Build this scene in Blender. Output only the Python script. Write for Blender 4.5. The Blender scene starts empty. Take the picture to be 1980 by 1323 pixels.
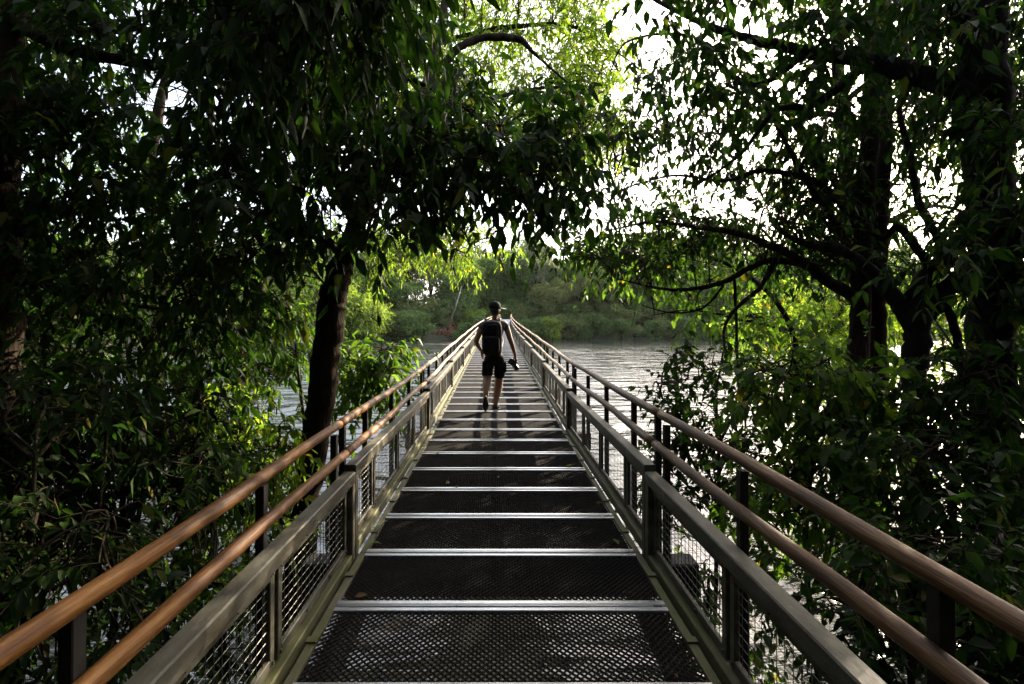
import bpy, bmesh, math, random
import numpy as np
from mathutils import Vector, Matrix

# ------------------------------------------------------------------ camera, light, exposure
SC = bpy.context.scene
COL = SC.collection
EYE = 1.45
VPX, VPY, F = 960.0, 618.0, 1000.0
cam_d = bpy.data.cameras.new('camera')
cam = bpy.data.objects.new('camera', cam_d)
COL.objects.link(cam)
cam.location = (0, 0, EYE)
cam.rotation_euler = (math.radians(90), 0, 0)
cam_d.sensor_width = 36
cam_d.lens = 36 * F / 1980
cam_d.shift_x = (990 - VPX) / 1980
cam_d.shift_y = -(661.5 - VPY) / 1980
cam_d.clip_start = 0.05
cam_d.clip_end = 3000
SC.camera = cam

SUN_AZ, SUN_EL = math.radians(41), math.radians(25)     # azimuth to the right of straight ahead (+Y)
world = bpy.data.worlds.new('World')
SC.world = world
world.use_nodes = True
wn, wl = world.node_tree.nodes, world.node_tree.links
sky = wn.new('ShaderNodeTexSky')
sky.sky_type = 'NISHITA'
sky.sun_disc = False
sky.sun_elevation = SUN_EL
sky.sun_rotation = SUN_AZ
sky.air_density = 1.0
sky.dust_density = 3.0
sky.ozone_density = 1.5
veil = wn.new('ShaderNodeMix')          # thin bright cloud over the blue
veil.data_type = 'RGBA'
veil.inputs[0].default_value = .45
wl.new(sky.outputs[0], veil.inputs[6])
wtc = wn.new('ShaderNodeTexCoord')       # the cloud veil glows round the sun, as thin cloud does
vd = wn.new('ShaderNodeVectorMath')
vd.operation = 'DOT_PRODUCT'
wl.new(wtc.outputs['Generated'], vd.inputs[0])
vd.inputs[1].default_value = (math.sin(SUN_AZ) * math.cos(SUN_EL), math.cos(SUN_AZ) * math.cos(SUN_EL), math.sin(SUN_EL))
vr = wn.new('ShaderNodeValToRGB')
ve = vr.color_ramp.elements
ve[0].position, ve[0].color = 0.0, (.11, .115, .13, 1)
ve[1].position, ve[1].color = 1.0, (1.0, .86, .74, 1)
for p_, c_ in ((.55, (.24, .235, .24)), (.8, (.46, .425, .405))):
    e_ = ve.new(p_)
    e_.color = (*c_, 1)
wl.new(vd.outputs['Value'], vr.inputs[0])
vs_ = wn.new('ShaderNodeVectorMath')
vs_.operation = 'SCALE'
vs_.inputs['Scale'].default_value = 22.0
wl.new(vr.outputs[0], vs_.inputs[0])
wl.new(vs_.outputs[0], veil.inputs[7])
wl.new(veil.outputs[2], wn['Background'].inputs[0])
wn['Background'].inputs[1].default_value = 0.15

sd = bpy.data.lights.new('sun', 'SUN')
sd.energy = 5.0
sd.angle = math.radians(0.5)
sd.color = (1.0, 0.86, 0.66)
sun = bpy.data.objects.new('sun', sd)
COL.objects.link(sun)
sdir = Vector((math.sin(SUN_AZ) * math.cos(SUN_EL), math.cos(SUN_AZ) * math.cos(SUN_EL), math.sin(SUN_EL)))
sun.rotation_euler = sdir.to_track_quat('Z', 'Y').to_euler()

SC.view_settings.view_transform = 'Standard'
SC.view_settings.look = 'None'
SC.view_settings.exposure = 2.2
SC.view_settings.gamma = 1.0
cy = SC.cycles
cy.max_bounces = 7
cy.diffuse_bounces = 3
cy.glossy_bounces = 3
cy.transmission_bounces = 4
cy.transparent_max_bounces = 4
cy.caustics_reflective = False
cy.caustics_refractive = False
cy.sample_clamp_indirect = 4.0

RNG = np.random.default_rng(11)
random.seed(5)


def at(px, py, d):
    return np.array([(px - VPX) / F * d, d, EYE - (py - VPY) / F * d])


# ------------------------------------------------------------------ helpers
def link(name, mesh, mat=None, parent=None, loc=None, rot=None):
    o = bpy.data.objects.new(name, mesh)
    COL.objects.link(o)
    if mat is not None and mesh is not None and len(mesh.materials) == 0:
        mesh.materials.append(mat)
    if parent is not None:
        o.parent = parent
    if loc is not None:
        o.location = loc
    if rot is not None:
        o.rotation_euler = rot
    return o


def tag(o, label=None, cat=None, group=None, kind=None):
    if label: o['label'] = label
    if cat: o['category'] = cat
    if group: o['group'] = group
    if kind: o['kind'] = kind
    return o


def empty(name, loc, label, cat, group=None):
    o = bpy.data.objects.new(name, None)
    o.empty_display_size = 0.2
    COL.objects.link(o)
    o.location = loc
    return tag(o, label, cat, group)


def np_mesh(name, V, polys, smooth=True):
    """V (n,3); polys list of (m,k) int arrays."""
    V = np.asarray(V, dtype=np.float32)
    me = bpy.data.meshes.new(name)
    polys = [p for p in polys if len(p)]
    nl = sum(p.size for p in polys)
    nf = sum(len(p) for p in polys)
    me.vertices.add(len(V))
    me.vertices.foreach_set('co', V.ravel())
    me.loops.add(nl)
    me.loops.foreach_set('vertex_index', np.concatenate([p.ravel() for p in polys]).astype(np.int32))
    me.polygons.add(nf)
    tot = np.concatenate([np.full(len(p), p.shape[1], dtype=np.int32) for p in polys])
    st = np.concatenate([[0], np.cumsum(tot)[:-1]]).astype(np.int32)
    me.polygons.foreach_set('loop_start', st)
    me.polygons.foreach_set('loop_total', tot)
    me.polygons.foreach_set('use_smooth', np.full(nf, smooth, dtype=bool))
    me.update(calc_edges=True)
    me.validate()
    return me


def nrm(a):
    return a / np.maximum(np.linalg.norm(a, axis=-1, keepdims=True), 1e-9)


class MB:
    """collects simple shapes and links them as one mesh"""
    def __init__(s):
        s.v, s.f = [], []

    def add(s, vs, fs):
        b = len(s.v)
        s.v += [tuple(v) for v in vs]
        s.f += [tuple(i + b for i in f) for f in fs]

    def beam(s, x, z, w, h, y0, y1, bev=0.004):
        """bevelled rectangular bar along y centred on x,z"""
        a, b = w / 2, h / 2
        e = min(bev, a * .45, b * .45)
        prof = [(-a + e, -b), (a - e, -b), (a, -b + e), (a, b - e), (a - e, b), (-a + e, b), (-a, b - e), (-a, -b + e)]
        vs = [(x + p[0], y0, z + p[1]) for p in prof] + [(x + p[0], y1, z + p[1]) for p in prof]
        fs = [tuple(range(8)), tuple(range(15, 7, -1))]
        fs += [(i, i + 8, (i + 1) % 8 + 8, (i + 1) % 8) for i in range(8)]
        s.add(vs, fs)

    def post(s, x, y, w, d, z0, z1, bev=0.004):
        a, b = w / 2, d / 2
        e = min(bev, a * .45, b * .45)
        prof = [(-a + e, -b), (a - e, -b), (a, -b + e), (a, b - e), (a - e, b), (-a + e, b), (-a, b - e), (-a, -b + e)]
        vs = [(x + p[0], y + p[1], z0) for p in prof] + [(x + p[0], y + p[1], z1) for p in prof]
        fs = [tuple(range(7, -1, -1)), tuple(range(8, 16))]
        fs += [(i, (i + 1) % 8, (i + 1) % 8 + 8, i + 8) for i in range(8)]
        s.add(vs, fs)

    def xbar(s, y, z, d, h, x0, x1, bev=0.004):
        a, b = d / 2, h / 2
        e = min(bev, a * .45, b * .45)
        prof = [(-a + e, -b), (a - e, -b), (a, -b + e), (a, b - e), (a - e, b), (-a + e, b), (-a, b - e), (-a, -b + e)]
        vs = [(x0, y + p[0], z + p[1]) for p in prof] + [(x1, y + p[0], z + p[1]) for p in prof]
        fs = [tuple(range(7, -1, -1)), tuple(range(8, 16))]
        fs += [(i, (i + 1) % 8, (i + 1) % 8 + 8, i + 8) for i in range(8)]
        s.add(vs, fs)

    def tube(s, pts, rad, n=8, caps=True):
        pts = [np.asarray(p, float) for p in pts]
        k = len(pts)
        if not hasattr(rad, '__len__'):
            rad = [rad] * k
        vs = []
        u = None
        for i in range(k):
            t = nrm(pts[min(i + 1, k - 1)] - pts[max(i - 1, 0)])
            if u is None:
                ref = np.array([0, 0, 1.]) if abs(t[2]) < .9 else np.array([1., 0, 0])
                u = nrm(np.cross(t, ref))
            else:
                u = nrm(u - t * np.dot(u, t))
            w = np.cross(t, u)
            for j in range(n):
                a = 2 * math.pi * j / n
                vs.append(pts[i] + rad[i] * (u * math.cos(a) + w * math.sin(a)))
        fs = []
        for i in range(k - 1):
            for j in range(n):
                j2 = (j + 1) % n
                fs.append((i * n + j, i * n + j2, (i + 1) * n + j2, (i + 1) * n + j))
        if caps:
            fs.append(tuple(range(n - 1, -1, -1)))
            fs.append(tuple((k - 1) * n + j for j in range(n)))
        s.add(vs, fs)

    def quad(s, a, b, c, d):
        s.add([a, b, c, d], [(0, 1, 2, 3)])

    def mesh(s, name, smooth=False):
        me = bpy.data.meshes.new(name)
        me.from_pydata(s.v, [], s.f)
        if smooth:
            me.polygons.foreach_set('use_smooth', [True] * len(me.polygons))
        me.update()
        return me


# ------------------------------------------------------------------ materials
def new_mat(name):
    m = bpy.data.materials.new(name)
    m.use_nodes = True
    return m, m.node_tree.nodes, m.node_tree.links, m.node_tree.nodes['Principled BSDF']


def noise(n, l, scale, detail=4, rough=.6, vec=None, mapping=None, coord='Object'):
    t = n.new('ShaderNodeTexNoise')
    t.inputs['Scale'].default_value = scale
    t.inputs['Detail'].default_value = detail
    t.inputs['Roughness'].default_value = rough
    if vec is None:
        tc = n.new('ShaderNodeTexCoord')
        vec = tc.outputs[coord]
    if mapping:
        mp = n.new('ShaderNodeMapping')
        mp.inputs['Scale'].default_value = mapping
        l.new(vec, mp.inputs['Vector'])
        vec = mp.outputs[0]
    l.new(vec, t.inputs['Vector'])
    return t


def ramp(n, l, fac, stops):
    r = n.new('ShaderNodeValToRGB')
    e = r.color_ramp.elements
    while len(e) < len(stops):
        e.new(.5)
    for i, (p, c) in enumerate(stops):
        e[i].position = p
        e[i].color = (*c, 1)
    l.new(fac, r.inputs[0])
    return r


def noisy_mat(name, stops, scale=6, rough=.6, metal=0.0, bump=0.0, mapping=None, rr=None, detail=5, coord='Object', bscale=None, spec=None):
    m, n, l, b = new_mat(name)
    t = noise(n, l, scale, detail, .65, mapping=mapping, coord=coord)
    r = ramp(n, l, t.outputs['Fac'], stops)
    l.new(r.outputs[0], b.inputs['Base Color'])
    b.inputs['Roughness'].default_value = rough
    b.inputs['Metallic'].default_value = metal
    if spec is not None:
        b.inputs['Specular IOR Level'].default_value = spec
    if rr:
        q = n.new('ShaderNodeMapRange')
        q.inputs['To Min'].default_value, q.inputs['To Max'].default_value = rr
        q.inputs['From Min'].default_value, q.inputs['From Max'].default_value = .3, .7
        l.new(t.outputs['Fac'], q.inputs['Value'])
        l.new(q.outputs[0], b.inputs['Roughness'])
    if bump:
        t2 = noise(n, l, bscale or scale * 3, 5, .6, mapping=mapping, coord=coord)
        bp = n.new('ShaderNodeBump')
        bp.inputs['Strength'].default_value = bump
        bp.inputs['Distance'].default_value = .04
        l.new(t2.outputs['Fac'], bp.inputs['Height'])
        l.new(bp.outputs[0], b.inputs['Normal'])
    return m


def leaf_mat(name, cols, trans, tfac=.45, rough=.45, spec=.4):
    """cols: ramp stops over a random value per leaf; trans: colour multiplier of light passing through"""
    m, n, l, b = new_mat(name)
    g = n.new('ShaderNodeNewGeometry')
    r = ramp(n, l, g.outputs['Random Per Island'], cols)
    l.new(r.outputs[0], b.inputs['Base Color'])
    b.inputs['Roughness'].default_value = rough
    b.inputs['Specular IOR Level'].default_value = spec
    tr = n.new('ShaderNodeBsdfTranslucent')
    mx = n.new('ShaderNodeMix')
    mx.data_type = 'RGBA'
    mx.blend_type = 'MULTIPLY'
    mx.inputs[0].default_value = 1
    l.new(r.outputs[0], mx.inputs[6])
    mx.inputs[7].default_value = (*trans, 1)
    l.new(mx.outputs[2], tr.inputs[0])
    ms = n.new('ShaderNodeMixShader')
    ms.inputs[0].default_value = tfac
    l.new(b.outputs[0], ms.inputs[1])
    l.new(tr.outputs[0], ms.inputs[2])
    l.new(ms.outputs[0], n['Material Output'].inputs[0])
    return m


M = {}
M['leaf_dark'] = leaf_mat('leaf_dark', [(0, (.007, .015, .0035)), (.5, (.014, .029, .006)), (.93, (.026, .048, .010)), (1, (.08, .07, .013))], (1.7, 2.3, .9), .38, .6, .08)
M['leaf_mid'] = leaf_mat('leaf_mid', [(0, (.018, .04, .007)), (.5, (.036, .07, .011)), (.95, (.062, .098, .016)), (1, (.15, .095, .014))], (2.8, 3.1, 1.1), .5, .5, .2)
M['leaf_bright'] = leaf_mat('leaf_bright', [(0, (.05, .10, .016)), (.5, (.085, .15, .024)), (.96, (.13, .19, .03)), (1, (.28, .20, .03))], (2.9, 2.7, 1.0), .55, .5, .2)
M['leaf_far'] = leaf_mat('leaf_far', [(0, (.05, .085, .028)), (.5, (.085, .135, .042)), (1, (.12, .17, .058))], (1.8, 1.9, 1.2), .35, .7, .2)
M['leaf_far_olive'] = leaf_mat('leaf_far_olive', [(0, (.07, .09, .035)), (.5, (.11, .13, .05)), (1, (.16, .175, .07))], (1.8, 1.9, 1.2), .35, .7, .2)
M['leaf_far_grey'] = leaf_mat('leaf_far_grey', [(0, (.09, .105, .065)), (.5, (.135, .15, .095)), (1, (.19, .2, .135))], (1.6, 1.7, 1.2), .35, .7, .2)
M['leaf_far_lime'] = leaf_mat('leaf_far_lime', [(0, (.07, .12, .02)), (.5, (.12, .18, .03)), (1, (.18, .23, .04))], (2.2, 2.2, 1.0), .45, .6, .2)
M['leaf_dry'] = leaf_mat('leaf_dry', [(0, (.08, .045, .02)), (.5, (.16, .10, .045)), (1, (.24, .19, .10))], (1.2, 1.1, .8), .2, .7, .2)
M['bark'] = noisy_mat('bark', [(.3, (.008, .006, .0045)), (.5, (.022, .015, .010)), (.7, (.05, .037, .027))], 7, .95, 0, 1.0, (1, 1, .25), detail=8, spec=.06)
M['bark_grey'] = noisy_mat('bark_grey', [(.3, (.007, .006, .005)), (.55, (.018, .016, .013)), (.7, (.05, .047, .04))], 4.5, .95, 0, .9, (1, 1, .5), detail=8, spec=.06)
M['bark_pale'] = noisy_mat('bark_pale', [(.3, (.2, .18, .14)), (.7, (.42, .38, .31))], 5, .9)
M['twig'] = noisy_mat('twig', [(.3, (.015, .011, .007)), (.7, (.042, .032, .022))], 9, .9, spec=.06)
M['root_red'] = noisy_mat('root_red', [(.3, (.12, .045, .022)), (.7, (.27, .12, .06))], 3, .9)
M['steel'] = noisy_mat('steel', [(.36, (.045, .036, .022)), (.46, (.08, .073, .051)), (.58, (.12, .11, .08)), (.7, (.22, .205, .155))], 9, .5, 0, .12, (1, .35, 1), (.42, .66), 8, spec=.22)
M['steel_dark'] = noisy_mat('steel_dark', [(.3, (.014, .013, .012)), (.7, (.036, .033, .029))], 9, .6, 0, .1, spec=.2)
M['wire'] = noisy_mat('wire', [(.3, (.10, .095, .08)), (.7, (.2, .19, .16))], 20, .5, .5)
M['aluminium'] = noisy_mat('aluminium', [(.3, (.42, .42, .425)), (.7, (.62, .62, .62))], 5, .30, .85, .03, (1.2, 8, 1), (.24, .42), 8)
M['grating'] = noisy_mat('grating', [(.3, (.010, .008, .0065)), (.6, (.020, .0165, .013)), (.75, (.05, .037, .026))], 4, .7, 0, spec=.12)
M['moss'] = noisy_mat('moss', [(.36, (.13, .115, .075)), (.47, (.09, .085, .032)), (.6, (.07, .075, .016)), (.75, (.04, .048, .01))], 4.5, .75, .15, .2, (1, .4, 1), detail=9)
M['concrete'] = noisy_mat('concrete', [(.3, (.04, .037, .032)), (.7, (.09, .082, .07))], 5, .9, 0, .3)
M['soil'] = noisy_mat('soil', [(.3, (.018, .02, .009)), (.6, (.04, .042, .018)), (.75, (.075, .055, .03))], .8, .95, 0, .5, detail=9)


def wood_mat(name, a, b, c):
    m, n, l, bs = new_mat(name)
    t = noise(n, l, 6, 6, .65, mapping=(9, .55, 9))
    r = ramp(n, l, t.outputs['Fac'], [(.3, a), (.5, b), (.68, c)])
    t2 = noise(n, l, 2.2, 4, .6, mapping=(1, .7, 1))
    r2 = ramp(n, l, t2.outputs['Fac'], [(.36, (.3, .26, .23)), (.5, (.8, .78, .75)), (.64, (1.0, 1.0, 1.0))])
    mx = n.new('ShaderNodeMix')
    mx.data_type = 'RGBA'
    mx.blend_type = 'MULTIPLY'
    mx.inputs[0].default_value = .8
    l.new(r.outputs[0], mx.inputs[6])
    l.new(r2.outputs[0], mx.inputs[7])
    l.new(mx.outputs[2], bs.inputs['Base Color'])
    bs.inputs['Roughness'].default_value = .55
    bs.inputs['Specular IOR Level'].default_value = .25
    bp = n.new('ShaderNodeBump')
    bp.inputs['Strength'].default_value = .6
    bp.inputs['Distance'].default_value = .008
    l.new(t.outputs['Fac'], bp.inputs['Height'])
    l.new(bp.outputs[0], bs.inputs['Normal'])
    return m


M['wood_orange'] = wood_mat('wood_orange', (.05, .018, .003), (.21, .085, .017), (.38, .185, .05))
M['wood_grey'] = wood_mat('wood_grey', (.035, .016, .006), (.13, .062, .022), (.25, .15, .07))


def water_mat():
    m, n, l, b = new_mat('river_water')
    b.inputs['Base Color'].default_value = (.018, .022, .018, 1)
    b.inputs['Roughness'].default_value = .06
    b.inputs['IOR'].default_value = 1.33
    b.inputs['Specular IOR Level'].default_value = .5
    tc = n.new('ShaderNodeTexCoord')
    a = noise(n, l, .55, 3, .55, tc.outputs['Object'], (.55, 1.1, 1))
    c = noise(n, l, 2.4, 4, .6, tc.outputs['Object'], (.5, 1.15, 1))
    a.inputs['Distortion'].default_value = .6
    b1 = n.new('ShaderNodeBump')
    b1.inputs['Strength'].default_value = 1
    b1.inputs['Distance'].default_value = .3
    l.new(a.outputs['Fac'], b1.inputs['Height'])
    b2 = n.new('ShaderNodeBump')
    b2.inputs['Strength'].default_value = 1
    b2.inputs['Distance'].default_value = .05
    l.new(c.outputs['Fac'], b2.inputs['Height'])
    l.new(b1.outputs[0], b2.inputs['Normal'])
    l.new(b2.outputs[0], b.inputs['Normal'])
    # streaks of foam on the rapids
    f = noise(n, l, .9, 7, .68, tc.outputs['Object'], (.28, 1.5, 1))
    g = noise(n, l, .05, 3, .5, tc.outputs['Object'], (.7, 1, 1))
    ml = n.new('ShaderNodeMath')
    ml.operation = 'MULTIPLY'
    l.new(f.outputs['Fac'], ml.inputs[0])
    l.new(g.outputs['Fac'], ml.inputs[1])
    r = ramp(n, l, ml.outputs[0], [(.30, (0, 0, 0)), (.42, (.5, .5, .5))])
    mx = n.new('ShaderNodeMix')
    mx.data_type = 'RGBA'
    l.new(r.outputs[0], mx.inputs[0])
    mx.inputs[6].default_value = (.018, .022, .018, 1)
    mx.inputs[7].default_value = (.62, .62, .6, 1)
    l.new(mx.outputs[2], b.inputs['Base Color'])
    mr = n.new('ShaderNodeMapRange')
    mr.inputs['To Min'].default_value, mr.inputs['To Max'].default_value = .06, .7
    l.new(r.outputs[0], mr.inputs['Value'])
    l.new(mr.outputs[0], b.inputs['Roughness'])
    return m


M['water'] = water_mat()
WATER_Z = -2.0

# ------------------------------------------------------------------ setting: ground and river


def sstep(a, b, x):
    t = np.clip((x - a) / (b - a), 0, 1)
    return t * t * (3 - 2 * t)


def wobble(x, y):
    return (np.sin(x * .31 + y * .17) * .5 + np.sin(x * .83 - y * .47 + 1.3) * .28 + np.sin(x * 1.7 + y * 1.9 + .4) * .15)


def ground_h(x, y):
    h = np.full_like(x, -3.1)
    w = wobble(x, y)
    back = 1 - sstep(-3.2, -1.0, y + .5 * w)
    left = (1 - sstep(-8.5, -5.0, x + .9 * w)) * (1 - sstep(7, 12, y + w))
    right = sstep(5.2, 9.0, x + .9 * w) * (1 - sstep(6, 10, y + w))
    near = np.maximum.reduce([back, left, right])
    h = h + near * (2.2 + .25 * w)
    shore = 91 - .004 * (x - 20) ** 2 * np.exp(-np.abs(x) / 120) + 2.2 * w
    far = sstep(-1.5, 7, y - shore)
    h = h + far * (4.0 + .4 * w) + sstep(8, 60, y - shore) * 1.5
    return h



def axis(a, b, dense):
    xs = [a]
    while xs[-1] < b:
        xs.append(xs[-1] + dense(xs[-1]))
    return np.array(xs)


gx = axis(-320, 320, lambda v: .6 if abs(v) < 14 else (2 if abs(v) < 70 else 40))
gy = axis(-60, 420, lambda v: .6 if -6 < v < 14 else (1.2 if 84 < v < 112 else (3 if v < 130 else 60)))
X, Y = np.meshgrid(gx, gy)
Z = ground_h(X, Y)
V = np.stack([X, Y, Z], -1).reshape(-1, 3)
nx, ny = len(gx), len(gy)
i = np.arange(nx * ny).reshape(ny, nx)
Q = np.stack([i[:-1, :-1], i[:-1, 1:], i[1:, 1:], i[1:, :-1]], -1).reshape(-1, 4)
tag(link('ground', np_mesh('ground', V, [Q]), M['soil']), kind='structure')
mb = MB()
mb.quad((-310, -40, WATER_Z), (310, -40, WATER_Z), (310, 110, WATER_Z), (-310, 110, WATER_Z))
tag(link('river', mb.mesh('river'), M['water']), kind='structure')


# ------------------------------------------------------------------ the footbridge
SEG, S0 = 3.58, 3.2
PITCH = SEG / 6
K0, K1, KNEAR = -1, 24, 8


def jy(k): return S0 + SEG * (k - 1)


def bx(y): return .023 + (1.9 * ((y - 22) / 72) ** 1.6 if y > 22 else 0)


def bz(y): return .0235 * (y - 6.78) - .000067 * (y - 6.78) ** 2 if y > 6.78 else 0


bridge = empty('footbridge', (0, 0, 0), 'long metal footbridge with wooden handrails crossing the river to the far bank', 'bridge')

HW = .825


def grating_mesh():
    """expanded metal: strands as tilted ribbons round diamond openings"""
    cw, cd = .033, .0355
    L = PITCH - .092
    nxc, nyc = int(2 * HW / cw), int(round(L / cd))
    cw, cd = 2 * HW / nxc, L / nyc
    vs, qs = [], []
    th, dz = .0042, .0055
    P = []
    for r in range(nyc * 2):
        y0, y1 = r * cd / 2, (r + 1) * cd / 2
        for c in range(nxc):
            xa = -HW + (c + (0 if r % 2 == 0 else .5)) * cw
            xm, xb = xa + cw / 2, xa + cw
            for (p, q) in (((xa, y0), (xm, y1)), ((xm, y1), (xb, y0))):
                if q[0] > HW + 1e-4 or p[0] > HW - 1e-4:
                    continue
                P.append((*p, *q))
    P = np.array(P)
    a = np.stack([P[:, 0], P[:, 1]], 1)
    b = np.stack([P[:, 2], P[:, 3]], 1)
    n_ = len(P)
    o = np.array([0, th])
    zt, zb = np.full((n_, 1), 0.), np.full((n_, 1), -dz)
    v0 = np.hstack([a - o, zb]); v1 = np.hstack([b - o, zb])
    v2 = np.hstack([b + o, zt]); v3 = np.hstack([a + o, zt])
    v4 = np.hstack([a + o, zt - .013]); v5 = np.hstack([b + o, zt - .013])
    V = np.stack([v0, v1, v2, v3, v4, v5], 1).reshape(-1, 3)
    base = (np.arange(n_) * 6)[:, None]
    Q = np.concatenate([base + np.array([0, 1, 2, 3]), base + np.array([3, 2, 5, 4])])
    V[:, 1] += -L / 2
    return np_mesh('grating_panel', V, [Q], smooth=False)


def crossbar_mesh():
    m = MB()
    for s in (-1, 1):
        m.xbar(s * .0245, .002, .043, .02, -HW - .004, HW + .004, .003)
        m.xbar(s * .0085, .0145, .008, .006, -HW - .004, HW + .004, .002)
    return m.mesh('cross_bar')


def edge_strip_mesh(s):
    m = MB()
    m.beam(s * (HW + .024), -.004, .04, .022, .002, SEG - .002, .002)
    for i_ in range(6):
        y = PITCH * (i_ + .5)
        m.beam(s * (HW + .026), .013, .05, .009, y - .006, y + .035, .002)
    return m.mesh('edge_strip')


FI, TW = .893, .075     # inner face of the railing frame, width of its tubes


def rail_parts(s):
    zt = .495
    up_z, lo_z = (.79, .625) if s < 0 else (.85, .685)
    d = {}
    xc = s * (FI + TW / 2)
    m = MB(); m.beam(xc, zt, TW, .07, .0, SEG - .012, .006); d['top_rail'] = m.mesh('top_rail')
    m = MB(); m.beam(xc, .008, TW, .075, .062, SEG - .078, .006); d['bottom_rail'] = m.mesh('bottom_rail')
    m = MB(); m.post(xc, .031, TW, .06, -.06, zt - .036, .005); d['end_post_near'] = m.mesh('end_post')
    m = MB(); m.post(xc, SEG - .012 - .031, TW, .06, -.06, zt - .036, .005); d['end_post_far'] = m.mesh('end_post')
    ys = [.064, .6, 1.55, 2.5, SEG - .076]
    xp = s * (FI + .044)
    for q in range(4):
        y0, y1 = ys[q] + (.018 if q else .004), ys[q + 1] - (.018 if q < 3 else .004)
        f = MB()
        for (yy, w) in ((y0 + .02, .04), (y1 - .02, .04)):
            f.post(xp, yy, .022, w, .05, zt - .038, .003)
        f.beam(xp, .072, .022, .044, y0 + .041, y1 - .041, .003)
        f.beam(xp, zt - .062, .022, .048, y0 + .041, y1 - .041, .003)
        for yy in (y0 + .02, y1 - .02):
            for zz in (.075, zt - .06):
                f.tube([(xp - s * .0105, yy, zz), (xp - s * .0185, yy, zz)], .008, 6)
        nb = max(1, int((y1 - y0) / .34))
        for j in range(1, nb + 1):
            yy = y0 + (y1 - y0) * j / (nb + 1)
            for zz in (.075, zt - .06):
                f.tube([(xp - s * .0105, yy, zz), (xp - s * .0185, yy, zz)], .007, 6)
        w = MB()
        ya, yb, za, zb = y0 + .036, y1 - .036, .09, zt - .082
        nv = max(3, int(round((yb - ya) / .05)))
        for j in range(1, nv):
            yy = ya + (yb - ya) * j / nv
            w.tube([(xp, yy, za), (xp, yy, zb)], .0017, 4, False)
        for j in range(1, 8):
            zz = za + (zb - za) * j / 8
            w.tube([(xp + s * .003, ya, zz), (xp + s * .003, yb, zz)], .0017, 4, False)
        d['panel_%d' % q] = (f.mesh('mesh_panel'), w.mesh('mesh_panel'))
    posts = []
    for yy in (.035, .6, 1.55, 2.5, SEG - .13):
        m = MB()
        m.post(s * (FI + TW + .021), yy, .036, .042, -.12, up_z - .012, .003)
        m.beam(s * (FI + TW + .012), lo_z - .034, .03, .012, yy - .03, yy + .03, .002)
        posts.append(m.mesh('handrail_post'))
    d['posts'] = posts
    poles = []
    for (x, z, sd_) in ((s * (FI + TW + .02), up_z + .016, 1), (s * (FI + .058), lo_z, 2)):
        rr = random.Random(sd_ * 10 + (3 if s > 0 else 0))
        m = MB()
        pts, rad = [], []
        N = 26
        p1, p2 = rr.uniform(0, 6), rr.uniform(0, 6)
        for j in range(N + 1):
            t = j / N
            y = -.03 + (SEG + .03) * t
            w_ = math.sin(math.pi * t)
            pts.append((x + .007 * w_ * math.sin(t * 7 + p1), y, z + .008 * w_ * math.sin(t * 5 + p2) - .019 + .038 * t))
            rad.append((.0275 - .002 * t) * (1 + .025 * math.sin(t * 17 + p2) + rr.uniform(-.018, .018)))
        
        m.tube(pts, rad, 14)
        poles.append(m.mesh('handrail', True))
    d['poles'] = poles
    return d


GR, CB = grating_mesh(), crossbar_mesh()
ES = {s: edge_strip_mesh(s) for s in (-1, 1)}
RP = {s: rail_parts(s) for s in (-1, 1)}


def set_mat(me, m):
    if len(me.materials) == 0:
        me.materials.append(m)


def seg_frame(k):
    y0, y1 = jy(k), jy(k + 1)
    a = Vector((bx(y0), y0, bz(y0)))
    b = Vector((bx(y1), y1, bz(y1)))
    d = b - a
    yaw = -math.atan2(d.x, d.y)
    pit = math.atan2(d.z, math.hypot(d.x, d.y))
    return a, d, pit, yaw


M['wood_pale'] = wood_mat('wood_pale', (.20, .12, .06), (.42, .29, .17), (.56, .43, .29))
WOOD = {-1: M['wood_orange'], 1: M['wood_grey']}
PALE = {}
for k in range(K0, K1 + 1):
    a, d, pit, yaw = seg_frame(k)
    rot = (pit, 0, yaw)
    R = Matrix.Rotation(yaw, 4, 'Z') @ Matrix.Rotation(pit, 4, 'X')
    if k < KNEAR:
        for q in range(6):
            link('grating_panel', GR, M['grating'], bridge, a + R @ Vector((0, PITCH * (q + .5), 0)), rot)
            link('cross_bar', CB, M['aluminium'], bridge, a + R @ Vector((0, PITCH * q, 0)), rot)
        for s in (-1, 1):
            link('edge_strip', ES[s], M['moss'], bridge, a, rot)
            P = RP[s]
            rs = bpy.data.objects.new('railing_section', P['top_rail'])
            set_mat(P['top_rail'], M['steel'])
            COL.objects.link(rs)
            rs.parent = bridge
            rs.location = a + Vector((0, 0, .019))
            rs.rotation_euler = (pit - .038 / SEG, 0, yaw)
            link('bottom_rail', P['bottom_rail'], M['moss'], rs)
            link('end_post', P['end_post_near'], M['steel'], rs)
            link('end_post', P['end_post_far'], M['steel'], rs)
            for q in range(4):
                fr, wi = P['panel_%d' % q]
                if len(fr.materials) == 0:       # frame and wires become one mesh with two materials
                    bm = bmesh.new()
                    bm.from_mesh(fr)
                    nf0 = len(bm.faces)
                    bm.from_mesh(wi)
                    bm.faces.ensure_lookup_table()
                    for f in bm.faces[nf0:]:
                        f.material_index = 1
                    bm.to_mesh(fr)
                    bm.free()
                    fr.materials.append(M['steel'])
                    fr.materials.append(M['wire'])
                link('mesh_panel', fr, None, rs)
            for pm in P['posts']:
                link('handrail_post', pm, M['steel_dark'], rs)
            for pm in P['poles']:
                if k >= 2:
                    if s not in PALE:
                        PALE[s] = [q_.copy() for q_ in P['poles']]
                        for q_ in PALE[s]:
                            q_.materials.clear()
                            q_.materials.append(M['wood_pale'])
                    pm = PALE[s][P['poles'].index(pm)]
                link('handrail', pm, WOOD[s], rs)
    else:
        pass

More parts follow.
